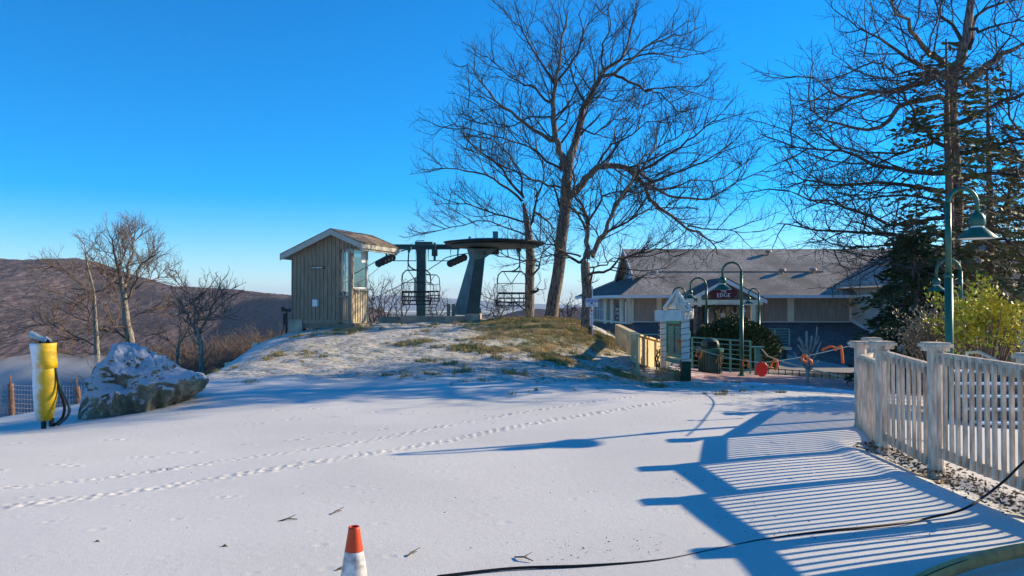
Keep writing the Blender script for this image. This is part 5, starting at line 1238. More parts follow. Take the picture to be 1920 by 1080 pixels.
# garland under the beam and round the column
rg = random.Random(7); q = []
def fuzz(c, n, r, s):
    for k in range(n):
        d = Vector((rg.gauss(0, 1), rg.gauss(0, 1), rg.gauss(0, 1))).normalized(); e = d.cross(Vector((rg.gauss(0, 1), rg.gauss(0, 1), rg.gauss(0, 1)))).normalized(); b_ = c + d * r * rg.random()
        q.append((b_, b_ + d * s * .5 + e * s * .15, b_ + d * s, b_ + d * s * .5 - e * s * .15))
for k in range(60):
    t = k / 59; fuzz(Vector((PX_ - 1.1 + 2.0 * t, PY_ - .02, 1.40 - .05 * abs(math.sin(t * 9.4)) + .06 * math.sin(t * 3.1))), 14, .05, .07)
for k in range(50):
    t = k / 49; fuzz(Vector((onw(1393, 0, PY_) + .1 * math.cos(t * 25), PY_ - .02 + .1 * math.sin(t * 25), 1.3 - 1.7 * t)), 12, .04, .06)
go = quads('garland', np.array([[tuple(v) for v in f] for f in q]), mYew, lod); go.location = -Vector(lod.location)
g = MB()
for k in range(14):
    t = k / 13; g.box((onw(1393, 0, PY_) + .05 * math.sin(k * 2), PY_ - .12, 1.25 - 1.5 * t), (.10, .03, .05), 0, Matrix.Rotation(R(30 * (-1) ** k), 4, 'Y'))
B('garland_ribbon', g, mWhite)
# entrance wall and doors
g = MB(); g.box((10.1, 40.9, .4), (2.9, .1, 3.0)); B('entrance_wall', g, M('dark_entry', (.06, .05, .045), .7, .3, 4))
for px0, px1 in ((1300, 1316), (1322, 1340), (1342, 1352), (1354, 1376), (1380, 1388)):
    xa, xb = onw(px0, 0, 40.8), onw(px1, 0, 40.8); g = MB(); g.box(((xa + xb) / 2, 40.83, .35), (xb - xa, .03, 2.0)); dd_ = B('door' if px1 - px0 > 16 else 'side_light', g, mGlass)
    g = MB()
    for x in (xa, xb): g.box((x, 40.81, .35), (.05, .05, 2.05))
    g.box(((xa + xb) / 2, 40.81, 1.35), (xb - xa, .045, .07)); g.box(((xa + xb) / 2, 40.81, .0), (xb - xa, .045, .12)); g.build('frame', mOldWood if px0 != 1322 else mTower, dd_)
for px, py, w_, h_ in ((1356, 591, .22, .24), (1328, 583, .1, .22)):
    g = MB(); a = W(px, py, 40.7); g.box((a.x, 40.76, a.z), (w_, .02, h_)); B('door_notice', g, mWhite)
g = MB()
for cx_k, r_ in ((1349, .2), (1378, .16)):
    x = onw(cx_k, 0, 40.6); g.tube([(x + r_ * math.cos(a), 40.6, 1.15 + r_ * math.sin(a)) for a in np.linspace(math.pi, 2 * math.pi, 9)], .022, 5)
B('white_swag', g, mWhite)
# wreath by the door
g = MB(); x = onw(1316, 0, PY_); g.bar((x - .25, PY_ + .2, .9), (x + .15, PY_ + .2, 1.3), .05); g.bar((x - .25, PY_ + .2, .4), (x + .2, PY_ + .2, .8), .05); B('lattice_brace', g, mDark)

# ---------------- boardwalk, railings ----------------
ZD = -.62
g = MB(); 
for k in range(46):
    y = 25.2 + k * .33; g.box((8.2, y, ZD - .02), (6.6, .31, .05))
tag(g.build('boardwalk', mDeck), kind='structure')
g = MB(); g.box((10.2, 30.9, .0), (1.5, .9, .08)); 
dk = T('deck_landing', 'raised tan deck corner on a dark post beside the round bush', 'deck', (10.2, 31, -3)); a0_, a1_ = W(1425, 650, 31), W(1480, 653, 31)
g = MB(); g.box(((a0_.x + a1_.x) / 2, 31.4, a0_.z - .06), (a1_.x - a0_.x, 1.3, .09)); g.build('platform', mPine, dk, world=True)
g = MB(); p = W(1470, 660, 31); g.box((p.x, 31, -1.9), (.16, .16, 3.3)); g.build('post', mDark, dk, world=True)
def railing(label, a, b_, h, nb, npost, m=mRail, r=.022, group='green metal railings'):
    a = Vector(a); b_ = Vector(b_); t = T('metal_railing', label, 'railing', tuple(a), 0, group)
    for k in range(npost):
        p = a.lerp(b_, k / (npost - 1)); g = MB(); g.tube([p, p + Vector((0, 0, h))], r * 1.35, 8); g.build('post', m, t, world=True)
    for k in range(nb):
        z = h * (1 - k / nb); g = MB(); g.tube([a + Vector((0, 0, z)), b_ + Vector((0, 0, z))], r if k == 0 else r * .62, 6); g.build('rail', m, t, world=True)
    return t
f0 = onz(1297, 24.4); f1 = onz(1406, 23.4)
railing('long green pipe railing in front of the round bush, behind the trash can', (f0.x, f0.y, f0.z), (f1.x, f1.y, f1.z), .98, 7, 4)
railing('green pipe railing running back from the kiosk along the walkway', (5.35, 24.6, -.62), (7.3, 33, -.62), .98, 7, 5)
p, q = W(1425, 649, 31), W(1480, 649, 30.8); railing('green railing around the raised deck corner right of the bush', tuple(p), tuple(q), .66, 6, 3, r=.02)
p, q = W(1205, 662, 31), W(1248, 660, 31); railing('short green railing glimpsed above the new lumber fence', (p.x, 31, -.62), (q.x, 31, -.62), .95, 4, 2)
# bollard newel with flat top and handrail going right
p = onz(1419, 23.0); t = T('newel_post', 'green tapered newel post with a flat cap holding a sloping handrail', 'post', tuple(p)); tz = W(1419, 652, 23).z - p.z
g = MB(); g.box((0, 0, tz / 2), (.12, .12, tz)); g.box((.09, 0, tz * .45), (.08, .08, tz * .9), 0, Matrix.Rotation(R(-8), 4, 'Y')); g.build('post', mRail, t)
g = MB(); g.box((.02, 0, tz + .02), (.34, .2, .035)); g.build('cap', mRail, t)
hrp = [p + Vector((.1, 0, tz)), W(1440, 668, 22.6), W(1470, 679, 22), W(1603, 713, 19.3), W(1640, 722, 18.6)]
g = MB(); g.tube(hrp, .016, 6); g.build('handrail', mRope, t, world=True)
# low black fence at the back edge of the plaza
t = T('low_fence', 'low black picket fence along the back edge of the brick plaza', 'fence', (7.5, 23.9, -.6))
ed = [(7.35, 24.0), (7.75, 23.4), (8.6, 20.45), (11.0, 19.85)]; g = MB(); L_ = []
for i in range(3):
    a, b_ = Vector((*ed[i], 0)), Vector((*ed[i + 1], 0)); n = max(2, int((b_ - a).length / .16))
    for k in range(n): p = a.lerp(b_, k / n); p.z = hz(p.x, p.y - .2) - .3; L_.append(p)
for k, p in enumerate(L_):
    if k % 2 == 0: g = MB(); g.tube([p - Vector((0, 0, .3)), p + Vector((0, 0, .5))], .012, 5); g.build('picket', mBlack, t, world=True)
g = MB(); g.tube([p + Vector((0, 0, .48)) for p in L_], .014, 5); g.build('rail', mBlack, t, world=True)

# ---------------- trash can ----------------
p = onz(1331, 22.6); t = T('trash_can', 'dark green ribbed trash can with a domed lid in front of the railing', 'trash can', tuple(p)); k_ = 22.6 / FP
g = MB(); n = 30
g.lathe([(.28, 0), (.30, .12), (.31, .60)], n=24); g.build('body', mGreen, t)
g = MB()
for i in range(24):
    a = 2 * math.pi * i / 24; g.box((.315 * math.cos(a), .315 * math.sin(a), .32), (.03, .035, .58), a)
g.build('rib', mTower, t)
g = MB(); g.lathe([(.30, .60), (.37, .62), (.37, .72), (.30, .73)], n=24); g.build('collar', mGreen, t)
g = MB(); g.lathe([(.25, .73), (.26, .83), (.22, .93), (.12, 1.0), (.01, 1.02)], n=24); ld = g.build('lid', mTower, t, smooth=True)
g = MB(); g.box((0, -.24, .85), (.26, .06, .12)); g.build('opening', mBlack, ld)

# ---------------- lamps ----------------
def lamp(label, base, H, hx, rz, hd=.52, side=1, parts=True):
    """pole with a round gooseneck; head hangs at distance hx from the pole"""
    t = T('street_lamp', label, 'lamp post', base, rz, 'green gooseneck lamp posts')
    r = hx / 2; g = MB(); g.tube([(0, 0, -.15), (0, 0, H * .62)], .055, 12); g.build('pole', mGreen, t, smooth=True)
    g = MB(); g.lathe([(.062, H * .62 - .03), (.066, H * .62), (.05, H * .62 + .03)], n=12); g.tube([(0, 0, H * .62), (0, 0, H - r)], .042, 12); g.build('upper_pole', mGreen, t, smooth=True)
    P = [(0, 0, H - r)] + [(r - r * math.cos(a), 0, H - r + r * math.sin(a)) for a in np.linspace(.15, math.pi - .05, 14)] + [(hx, 0, H - r - .14)]
    g = MB(); g.tube(P, .030, 10); g.build('gooseneck', mGreen, t, smooth=True)
    z0 = H - r - .14; k = hd / .52
    g = MB(); g.lathe([(.02, .02), (.06 * k, 0), (.105 * k, -.06 * k), (.11 * k, -.17 * k), (.095 * k, -.19 * k)], (hx, 0, z0), 20); g.build('lamp_housing', mGreen, t, smooth=True)
    g = MB(); g.lathe([(.085 * k, -.19 * k), (.09 * k, -.205 * k), (.10 * k, -.215 * k)], (hx, 0, z0), 20); g.build('glass_ring', mWhiteTrim, t)
    g = MB(); g.lathe([(.10 * k, -.215 * k), (.26 * k, -.36 * k), (.265 * k, -.375 * k), (.255 * k, -.37 * k), (.1 * k, -.24 * k)], (hx, 0, z0), 28, closed=False); sh = g.build('lamp_shade', mGreen, t, smooth=True)
    g = MB(); g.lathe([(.246 * k, -.368 * k), (.10 * k, -.25 * k), (.01, -.245 * k)], (hx, 0, z0), 24, closed=False); g.build('reflector', mWhite, sh, smooth=True)
    g = MB(); g.lathe([(.12, 0), (.12, .04), (.07, .09)], n=12); g.build('base_plate', mGreen, t)
    return t
# pole positions come from the photo's shadows and sizes
p = onz(1779, 11.6); Ht = W(1779, 354, 11.6).z - p.z
lamp('nearest and tallest green lamp post just behind the picket fence', tuple(p), Ht, .42, 0)
p = onz(1801, 16.6); Ht = W(1801, 486, 16.6).z - p.z
lamp('green lamp post standing behind the nearest one, head turned left', tuple(p), Ht, .50, math.pi, .38)
p = onz(1390, 22.2); Ht = W(1390, 492, 22.2).z - p.z
lamp('tall green lamp post on the plaza with its head above the entrance sign', tuple(p), Ht, .52, math.pi, .5)
p = W(1325, 690, 28); p.z = ZD; Ht = W(1325, 521, 28).z - ZD
lamp('green lamp post left of the entrance sign, behind the trash can', tuple(p), Ht, .56, math.pi, .42)
p = W(1423, 600, 35); Ht = W(1423, 541, 35).z - ZD; p.z = ZD
lamp('smallest far green lamp post right of the entrance porch', tuple(p), Ht, .44, math.pi, .42)
p = W(1262, 600, 30); Ht = W(1262, 539, 30).z - ZD; p.z = ZD
lamp('green lamp post half hidden behind the kiosk gable', tuple(p), Ht, .46, 0, .35)

# ---------------- kiosk ----------------
kd = 19.6; kr = onz(1285, kd); kl = onz(1243, 21.0)
t = T('notice_kiosk', 'white painted notice kiosk with green board frame and small gable top', 'kiosk', tuple(kr))
def kz(py, d): return W(1285, py, d).z
g = MB(); g.box((kr.x, kd, (kr.z + .55 + kz(598, kd)) / 2), (.17, .17, kz(598, kd) - kr.z - .55)); kp = g.build('post', mKiosk, t, world=True)
g = MB(); g.box((kr.x, kd, kr.z + .22), (.215, .215, .66)); g.build('post_sleeve', M('dark_green_paint', (.01, .045, .02), .6, .25), t, world=True)
g = MB(); g.box((kl.x, 21.0, (kl.z - .1 + kz(598, 21)) / 2), (.13, .13, kz(598, 21) - kl.z + .1)); g.build('post', mKiosk, t, world=True)
for px, d in ((1248, 21.8),):
    q = onz(px, d); g = MB(); g.box((q.x, d, (q.z + kz(600, d)) / 2), (.08, .12, kz(600, d) - q.z)); g.build('rear_post', mCream, t, world=True)
g = MB(); a = W(1229, 592, 20.4); b_ = W(1279, 591, 19.42); g.bar(a, b_, .05, .27); g.build('header_board', mKiosk, t, world=True)
g = MB(); a = W(1283, 589, 19.44); b_ = W(1299, 588, 20.3); g.bar(a, b_, .05, .25); g.bar(W(1278, 581, 19.44), W(1296, 581, 19.5), .2, .05); g.build('side_board', mKiosk, t, world=True)
# gable roof of the kiosk
ap = W(1268, 546, 19.9); e0 = W(1244, 579, 20.3); e1 = W(1294, 580, 19.6)
g = MB(); bk = Vector((.22, .5, 0)) * .6
g.prism([ap, e0, e0 + bk, ap + bk], (0, 0, -.04)); g.prism([ap, e1, e1 + bk, ap + bk], (0, 0, -.04)); g.build('gable_roof', mHutTrim, t, world=True)
g = MB(); f = Vector((0, -.05, 0)); g.bar(ap + f, e0 + f, .05, .07); g.bar(ap + f, e1 + f, .05, .07); g.bar(e0 + f + Vector((.1, 0, .12)), e1 + f + Vector((-.1, 0, .12)), .04, .05); g.bar(ap + f + Vector((0, -.02, -.02)), Vector((ap.x, ap.y - .07, e1.z)), .05, .045); g.build('gable_truss', mKiosk, t, world=True)
g = MB(); g.prism([ap + Vector((0, .02, -.06)), e0 + Vector((.06, .02, .0)), e1 + Vector((-.06, .02, 0))], (0, .03, 0)); g.build('gable_panel', mKiosk, t, world=True)
# green frame with two shutter panels
A_ = W(1251, 603, 20.7); D_ = W(1279, 604, 19.75); up = Vector((0, 0, 1)); hF = A_.z - W(1251, 664, 20.7).z
g = MB(); g.bar(A_, D_, .05, .09); g.bar(A_ - up * hF, D_ - up * hF, .06, .1); g.bar(A_ - up * hF, A_, .05); g.bar(D_ - up * hF, D_, .05); g.build('board_frame', mTeal, t, world=True)
g = MB(); g.bar(A_ - up * (hF * .5), D_ - up * (hF * .5), .015, hF * .95); g.build('backing', mRoofD, t, world=True)
for s0, s1 in ((.08, .46), (.56, .98)):
    P0 = A_.lerp(D_, s0); P1 = A_.lerp(D_, s1); g = MB()
    for k in range(13):
        z = hF * (.16 + k * .062); g.bar(P0 - up * z + Vector((0, -.035, 0)), P1 - up * z + Vector((0, -.035, 0)), .03, .038)
    g.build('shutter_panel', mTeal, t, world=True)
# lower shelf
S0 = W(1249, 669, 20.6); S1 = W(1279, 676, 19.7); g = MB(); g.prism([S0, S1, S1 + Vector((.35, .5, 0)), S0 + Vector((.35, .5, 0))], (0, 0, -.04)); g.build('shelf', mPine, t, world=True)
g = MB(); g.bar(S0 - up * .06, S1 - up * .06, .05, .09); g.build('shelf_rail', mTeal, t, world=True)
# string light wire round both posts
for (x, y, z0_, z1_, r_, nm) in ((kr.x, kd, kr.z + .5, kz(600, kd), .145, 0), (kl.x, 21.0, kl.z + .3, kz(602, 21), .13, 1)):
    P = []; turns = 7
    for k in range(turns * 10 + 1):
        a = k / 10 * 2 * math.pi; P.append((x + r_ * math.cos(a), y + r_ * math.sin(a), z0_ + (z1_ - z0_) * k / (turns * 10)))
    g = MB(); g.tube(P, .006, 4); o = g.build('string_light', mBlack); o.data.transform(Matrix.Translation((-x, -y, -z0_))); o.location = (x, y, z0_); tag(o, 'dark string light wire wound around the %s kiosk post' % ('right' if nm == 0 else 'left'), 'string light')
q = [W(1236, 655, 20.8), W(1232, 675, 20.8), W(1236, 700, 20.8), W(1233, 722, 20.7)]; g = MB(); P = smooth_poly(q, 5)
for off in (-.03, .0, .035): g.tube([p - q[0] + Vector((off + .02 * math.sin(i * 1.7 + off * 90), 0, 0)) for i, p in enumerate(P)], .018, 6)
o = g.build('cable_bundle', mBlack); o.location = q[0]; tag(o, 'bundle of black cables hanging down the left kiosk post', 'cable')
# straw bale
a = W(1260, 723, 20.0); g = MB(); bw_, bh = .56, .34; base = gp(1260, 716, 15, 22)
P0 = W(1240, 708, 20.6); P1 = W(1279, 715, 19.7); 
g.bar(P0.lerp(P1, .02) + Vector((0, .12, .02)), P1 + Vector((-.03, .12, .02)), .34, .36)
rg = random.Random(5); Q = []
bb = MB(); 
for k in range(900):
    t_ = rg.random(); c = P0.lerp(P1, t_) + Vector((rg.uniform(-.02, .02), -.05 + rg.uniform(0, .34), rg.uniform(-.17, .21))); 
    if rg.random() < .6: c.y = P0.lerp(P1, t_).y - .05
    else: c.z = P0.z + (P1.z - P0.z) * t_ + .20
    d = Vector((rg.gauss(0, 1), rg.gauss(0, .3) - .3, rg.gauss(0, 1))).normalized(); e = d.cross(Vector((0, 1, 0.1))).normalized() * .006; l_ = rg.uniform(.05, .14)
    Q.append((c - e, c + e, c + d * l_ + e * .4, c + d * l_ - e * .4))
st = T('straw_bale', 'straw bale lying between the kiosk posts', 'straw bale', tuple(P0)); g.build('bale', mBale, st, world=True); o = quads('loose_straw', np.array([[tuple(v) for v in f] for f in Q]), mBale, st); o.location = -Vector(st.location)

# ---------------- new lumber ramp fence ----------------
t = T('lumber_fence', 'new pale lumber ramp fence left of the kiosk', 'fence', (3.74, 24, -.5))
def seg(a, b_, zt, zb0, zb1, solid):
    a = Vector(a); b_ = Vector(b_); g = MB(); zt0, zt1 = zt; g.bar((a.x, a.y, zt0), (b_.x, b_.y, zt1), .16, .04); g.build('cap_rail', mPine, t, world=True)
    L = (b_ - a).length; n = int(L / (.13 if solid else .9))
    g = MB(); g.bar((a.x, a.y, zb0 + .08), (b_.x, b_.y, zb1 + .08), .04, .16); g.bar((a.x, a.y, zt0 - .1), (b_.x, b_.y, zt1 - .1), .04, .12); g.build('stringer', mPine, t, world=True)
    for k in range(n + 1):
        g = MB(); p = a.lerp(b_, k / n); zb = zb0 + (zb1 - zb0) * k / n; zt = zt0 + (zt1 - zt0) * k / n
        if solid: g.box((p.x + .03, p.y - .02, (zt + zb) / 2 - .03), (.03, .115, zt - zb - .08), math.atan2(b_.y - a.y, b_.x - a.x) - math.pi / 2)
        else: g.box((p.x, p.y, (zt + zb) / 2), (.1, .1, zt - zb))
        g.build('picket' if solid else 'post', mPine, t, world=True)
seg((3.20, 20.5), (4.28, 22.6), (.745, .45), .02, -.42, True)
seg((3.36, 25.6), (3.20, 20.5), (.85, .75), -.35, .02, False)
MB().box((3.20, 20.5, .25), (.09, .09, 1.0)).build('corner_post', mPine, t, world=True); MB().box((3.36, 25.6, .2), (.14, .14, 1.25)).build('corner_post', mPine, t, world=True)
for i, (px, d, h, l) in enumerate(((1174, 25.5, .42, 'farthest of the three short dark square stumps beside the lumber fence'), (1184, 24.6, .46, 'middle of the three short dark square stumps beside the lumber fence'), (1190, 23.6, .50, 'nearest of the three short dark square stumps beside the lumber fence'))):
    p = onz(px, d); g = MB(); g.prism([(-.1, -.1, -.3), (.1, -.1, -.3), (.1, .1, -.3), (-.1, .1, -.3)], (0, 0, .3 + h)); g.box((0, 0, h + .01), (.19, .19, .03)); o = g.build('wooden_stump', mOldWood); o.location = p; tag(o, l, 'stump', 'dark square stumps')
# stacked timbers
p = onz(1180, 21.0)
for k, (xa, xb, py, l) in enumerate(((1152, 1206, 686, 'top'), (1165, 1213, 697, 'middle'), (1178, 1213, 706, 'bottom'))):
    d = 21.2 - k * .25; a = W(xa, py, d + .5); b_ = W(xb, py + 2, d); g = MB(); g.bar(Vector((0, 0, 0)), b_ - a, .22, .155); o = g.build('landscape_timber', mOldWood); o.location = a; tag(o, '%s of the three weathered timbers edging the bank left of the straw bale' % l, 'timber', 'weathered edging timbers')

# ---------------- signs by the tree ----------------
sp0 = onz(1106, 24.4); zt_ = W(1106, 531, 24.4).z
t = T('capacity_sign', 'wooden post with a blue and white lift capacity sign and a narrow vertical sign', 'sign', tuple(sp0))
hT = zt_ - sp0.z; g = MB(); g.box((0, 0, hT / 2 - .1), (.10, .10, hT + .2)); g.build('post', mOldWood, t); g = MB(); g.box((.075, -.01, hT / 2 - .15), (.03, .05, hT + .1)); g.build('metal_pole', mWhiteTrim, t)
c = W(1109.5, 567.5, 24.33) - sp0
def rrect(cx, z, w_, h, r, y, dep):
    P = []
    for (sx, sz, a0) in ((1, 1, 0), (-1, 1, 90), (-1, -1, 180), (1, -1, 270)):
        for k in range(4): a = R(a0 + k * 30); P.append((cx + sx * (w_ / 2 - r) + r * math.cos(a), y, z + sz * (h / 2 - r) + r * math.sin(a)))
    return P
w_, h_ = .375, .262
g = MB(); g.prism(rrect(c.x, c.z, w_, h_, .03, c.y - .03, 0), (0, .012, 0)); wp = g.build('sign_plate', mWhite, t)
g = MB(); g.prism(rrect(c.x, c.z + h_ * .25, w_ - .02, h_ * .44, .02, c.y - .034, 0), (0, .008, 0)); g.build('blue_panel', mSignBlue, wp)
text_obj('sign_lettering', 'DOWNHILL\nCAPACITY', .068, mWhite, wp, (c.x, c.y - .038, c.z + .066), space=.85, bold=.001)
text_obj('sign_small_print', 'LIFTS    OPEN\nLOADING ZONE', .036, mSignBlue, wp, (c.x, c.y - .036, c.z - .075), space=1.5)
g = MB(); g.lathe([(.018, -.002), (.028, -.002), (.028, .002), (.018, .002)], (0, 0, 0), 16); V = g.arr[0]; g.arr[0] = np.stack([V[:, 0] + c.x, V[:, 2] + c.y - .036, V[:, 1] + c.z - .02], 1); g.build('round_symbol', mBlack, wp)
c2 = W(1109, 595, 24.33) - sp0
g = MB(); g.prism(rrect(c2.x, c2.z, .09, .52, .012, c2.y - .03, 0), (0, .01, 0)); vp = g.build('vertical_plate', mWhite, t)
g = MB(); g.lathe([(.018, -.002), (.032, -.002), (.032, .002), (.018, .002)], (0, 0, 0), 16); V = g.arr[0]; g.arr[0] = np.stack([V[:, 0] + c2.x, V[:, 2] + c2.y - .034, V[:, 1] + c2.z + .2], 1); g.build('red_ring', mRed, vp)
text_obj('vertical_lettering', 'N\nO\n\nR\nI\nD\nI\nN\nG', .046, mBlack, vp, (c2.x, c2.y - .034, c2.z - .04), space=.85)

# ---------------- rope with ribbons ----------------
RA = Vector((4.44, 10.12, 0)); RB = Vector((kr.x + .1, kd - .1, 0))
def ronl(px, py):
    k = (px - 960) / FP; A, D = RB, RA; den = (D.x - A.x) - k * (D.y - A.y); s = (k * A.y - A.x) / den; s = min(1, max(0, s)); d = A.y + (D.y - A.y) * s
    return W(px, py, d)
# walk the rope in depth so that it hangs as one plane curve
RP = []
for (px, py, d) in ((1292, 651, 19.5), (1313, 657, 18.6), (1351, 667, 17.3), (1397, 676, 15.9), (1436, 679, 14.8), (1499, 670, 13.2), (1571, 654, 11.5), (1607, 645, 10.5)): RP.append(W(px, py, d))
P = smooth_poly(RP, 5); g = MB(); g.tube([p - P[0] for p in P], .0075, 6); o = g.build('rope', mRope, smooth=True); o.location = P[0]; tag(o, 'tan rope barrier sagging from the kiosk post to the picket fence', 'rope')
def rpt(px):
    for i in range(len(P) - 1):
        a = 960 + FP * P[i].x / P[i].y; b__ = 960 + FP * P[i + 1].x / P[i + 1].y
        if a <= px <= b__: return P[i].lerp(P[i + 1], (px - a) / (b__ - a))
    return P[0].copy()
labs = ['orange ribbon on the rope beside the round bush base, nearest the kiosk', 'orange ribbon on the rope in front of the trash can railing', 'orange ribbon on the rope just left of the plaza lamp base', 'orange ribbon on the rope just right of the red disc', 'orange ribbon on the rope by the pruned sapling, pointing down left', 'hooked orange ribbon on the rope nearest the picket fence']
for k, (px, sz, a_) in enumerate(((1311, .21, 20), (1351, .23, 25), (1397, .15, -5), (1452, .17, 15), (1507, .14, -62), (1566, .2, 0))):
    c = rpt(px); rq = random.Random(k)
    g = MB()
    for s in (-1, 1):
        pts = [(0, 0, .02), (s * .03, -.015, .02), (s * .045, -.02, -.02), (s * .06 + math.sin(R(a_)) * -sz * .4, -.015, -sz * .5), (s * .035 - math.sin(R(a_)) * sz * .7, -.01, -sz * (.95 if s > 0 else .7))]
        if k == 5: pts = [(0, 0, .02), (s * .05, 0, .04), (s * .10 - .02, -.01, .03), (s * .10 - (.10 if s < 0 else 0), -.01, -.01 if s < 0 else -.2)]
        g.tube(smooth_poly([Vector(p) for p in pts], 3), np.linspace(.013, .020, (len(pts) - 1) * 3 + 1), 6)
    g.lathe([(.01, -.02), (.035, 0), (.01, .03)], n=8)
    o = g.build('ribbon', mOrange, smooth=True); o.location = c; tag(o, labs[k], 'ribbon', 'orange ribbons tied on the rope')
c = W(1276, 640, 19.45); g = MB(); g.tube([(0, 0, 0), (-.07, 0, .04), (-.1, 0, -.02)], [.03, .035, .02], 6); g.tube([(0, 0, 0), (-.03, 0, -.14), (-.04, 0, -.2)], [.025, .03, .02], 6); o = g.build('ribbon', mOrange, smooth=True); o.location = c; tag(o, 'orange ribbon tied at the left side of the right kiosk post', 'ribbon', 'orange ribbons tied on the rope')
c = rpt(1427); g = MB(); g.lathe([(.005, -.008), (.108, -.008), (.115, 0), (.108, .008), (.005, .008)], (0, 0, 0), 28); V = g.arr[0]; g.arr[0] = np.stack([V[:, 0], V[:, 2], V[:, 1] * 1.25], 1); o = g.build('red_disc', mRed); o.location = (c.x, c.y - .02, c.z - .125); tag(o, 'bright red oval disc hanging from the rope', 'marker disc')

# ---------------- pruned sapling in the pit ----------------
def stubtree():
    d = 19.0; b0 = W(1514, 716, d); g = MB(); t = T('sapling', 'pale pruned sapling with stubby upright branches behind the rope', 'tree', (b0.x, b0.y, b0.z - .5))
    g.tube([W(1514, 760, d), W(1514, 700, d), W(1513, 660, d), W(1512.5, 621, d)], [.045, .045, .04, .028], 8); g.build('trunk', M('pale_bark', (.34, .30, .26), .8, .3, 8), t, world=True, smooth=True)
    for L in ([(1514, 668), (1505, 650), (1499, 631)], [(1513, 655), (1502, 640), (1496, 634)], [(1514, 672), (1520, 650), (1522, 630)], [(1515, 675), (1527, 650), (1531, 630), (1532, 613)], [(1515, 685), (1530, 665), (1538, 645), (1540, 642)],
              [(1514, 690), (1500, 676), (1488, 660)], [(1516, 690), (1526, 684), (1534, 676)], [(1513, 680), (1506, 660), (1496, 647)], [(1527, 650), (1533, 640), (1535, 630)], [(1515, 693), (1508, 688), (1499, 678)], [(1516, 695), (1524, 688)]):
        g = MB(); n = len(L); Q = [W(a, b_, d + (.25 * i / n) * (1 if a % 2 else -1)) for i, (a, b_) in enumerate(L)]; g.tube(Q, np.linspace(.028, .02, n), 6); g.build('branch', bpy.data.materials['pale_bark'], t, world=True, smooth=True)
stubtree()
# ---------------- right side, seen through the fence ----------------
t = T('timber_steps', 'stack of snow dusted timber steps seen through the picket fence', 'steps', (7.2, 11.2, -.3))
g = MB(); s_ = MB()
for k in range(6):
    z = -.28 + k * .155; y = 10.6 + k * .22; g.box((7.55, y + .5, z), (2.5, 1.0, .13)); s_.box((7.55, y + .11, z + .08), (2.48, .2, .03))
    for q in range(3): g.box((6.5 + q * .9, y + .02 - .03, z), (.05, .05, .15))
g.build('timber', mOldWood, t, world=True); s_.build('snow_cover', M('snow_plain', (.82, .84, .87), .8, .05), t, world=True)
t = T('wooden_fence', 'brown wooden fence at the far right behind the picket fence', 'fence', (9.5, 14.6, 0))
pa, pb = W(1868, 672, 15.5), W(1990, 688, 14.8)
g = MB(); g.bar(pa, pb, .1, .08); g.bar(pa - up * .55, pb - up * .55, .06, .08); g.build('rail', mOldWood, t, world=True)
g = MB(); n = 16
for k in range(n): p = pa.lerp(pb, k / (n - 1)); g.box((p.x, p.y, p.z - .35), (.06, .04, .75))
g.build('picket', mOldWood, t, world=True)
g = MB(); p = W(1900, 665, 15.2); g.box((p.x, p.y, p.z - .5), (.13, .13, 1.2)); g.build('post', mOldWood, t, world=True)
t = T('stair_handrail', 'thin tan handrail sloping down behind the picket fence at the right', 'handrail', tuple(W(1815, 661, 11)))
g = MB(); g.tube([W(1812, 700, 11), W(1813, 661, 11), W(1836, 660, 11), W(1876, 680, 10.4), W(1950, 720, 9.9)], .022, 8); g.build('rail', mRope, t, world=True)

# ---------------- small things on the ground ----------------
def blades(name, label, spots, seed, m, hgt, kind='stuff'):
    r = np.random.RandomState(seed); X = np.array(spots); n = len(X); a = r.rand(n) * 6.28; h = hgt * r.uniform(.3, 1.1, n) * (.4 + 1.3 * vnoise(X[:, 0] + 60, X[:, 1], 8, 5.0)); z = HZ(X[:, 0], X[:, 1])
    lean = r.normal(size=(n, 2)) * .5; wd_ = .006 * r.uniform(.7, 1.5, n)
    b0_ = np.stack([X[:, 0] + np.cos(a) * wd_, X[:, 1] + np.sin(a) * wd_, z - .01], 1); b1_ = np.stack([X[:, 0] - np.cos(a) * wd_, X[:, 1] - np.sin(a) * wd_, z - .01], 1)
    tp = np.stack([X[:, 0] + lean[:, 0] * h, X[:, 1] + lean[:, 1] * h, z + h], 1)
    return tag(quads(name, np.stack([b0_, b1_, tp], 1), m, None, 3), label, 'grass', kind=kind)
r = np.random.RandomState(17); N = 900000; xs = r.uniform(-7, 5.2, N); ys = r.uniform(14, 31, N)
ii = np.clip(np.searchsorted(gx, xs), 0, len(gx) - 1); jj = np.clip(np.searchsorted(gy, ys), 0, len(gy) - 1)
gm = GRASS[jj, ii] + (vnoise(xs + 50, ys, 5, 1.6) - .5) * .9 + (vnoise(xs + 50, ys, 6, 7.0) - .5) * .7; keep = (gm > .50) & (r.rand(N) < .6)
blades('grass', 'short dry green and brown grass on the knoll', np.stack([xs[keep], ys[keep]], 1), 3, mGrass, .075)
def litter(name, label, P_, size, seed, m, lift=.004):
    r = np.random.RandomState(seed); X = np.array(P_); n = len(X); z = HZ(X[:, 0], X[:, 1]); c = np.stack([X[:, 0], X[:, 1], z + lift + r.rand(n) * .012], 1)
    d1 = r.normal(size=(n, 3)); d1[:, 2] *= .35; d1 /= np.linalg.norm(d1, axis=1)[:, None]; d2 = np.cross(d1, r.normal(size=(n, 3))); d2 /= np.linalg.norm(d2, axis=1)[:, None]
    s = (size * r.uniform(.4, 1.5, n))[:, None]; tag(quads(name, np.stack([c - d1 * s, c + d2 * s * .4, c + d1 * s, c - d2 * s * .4], 1), m), label, 'litter', kind='stuff')
r = np.random.RandomState(23); Pl = []
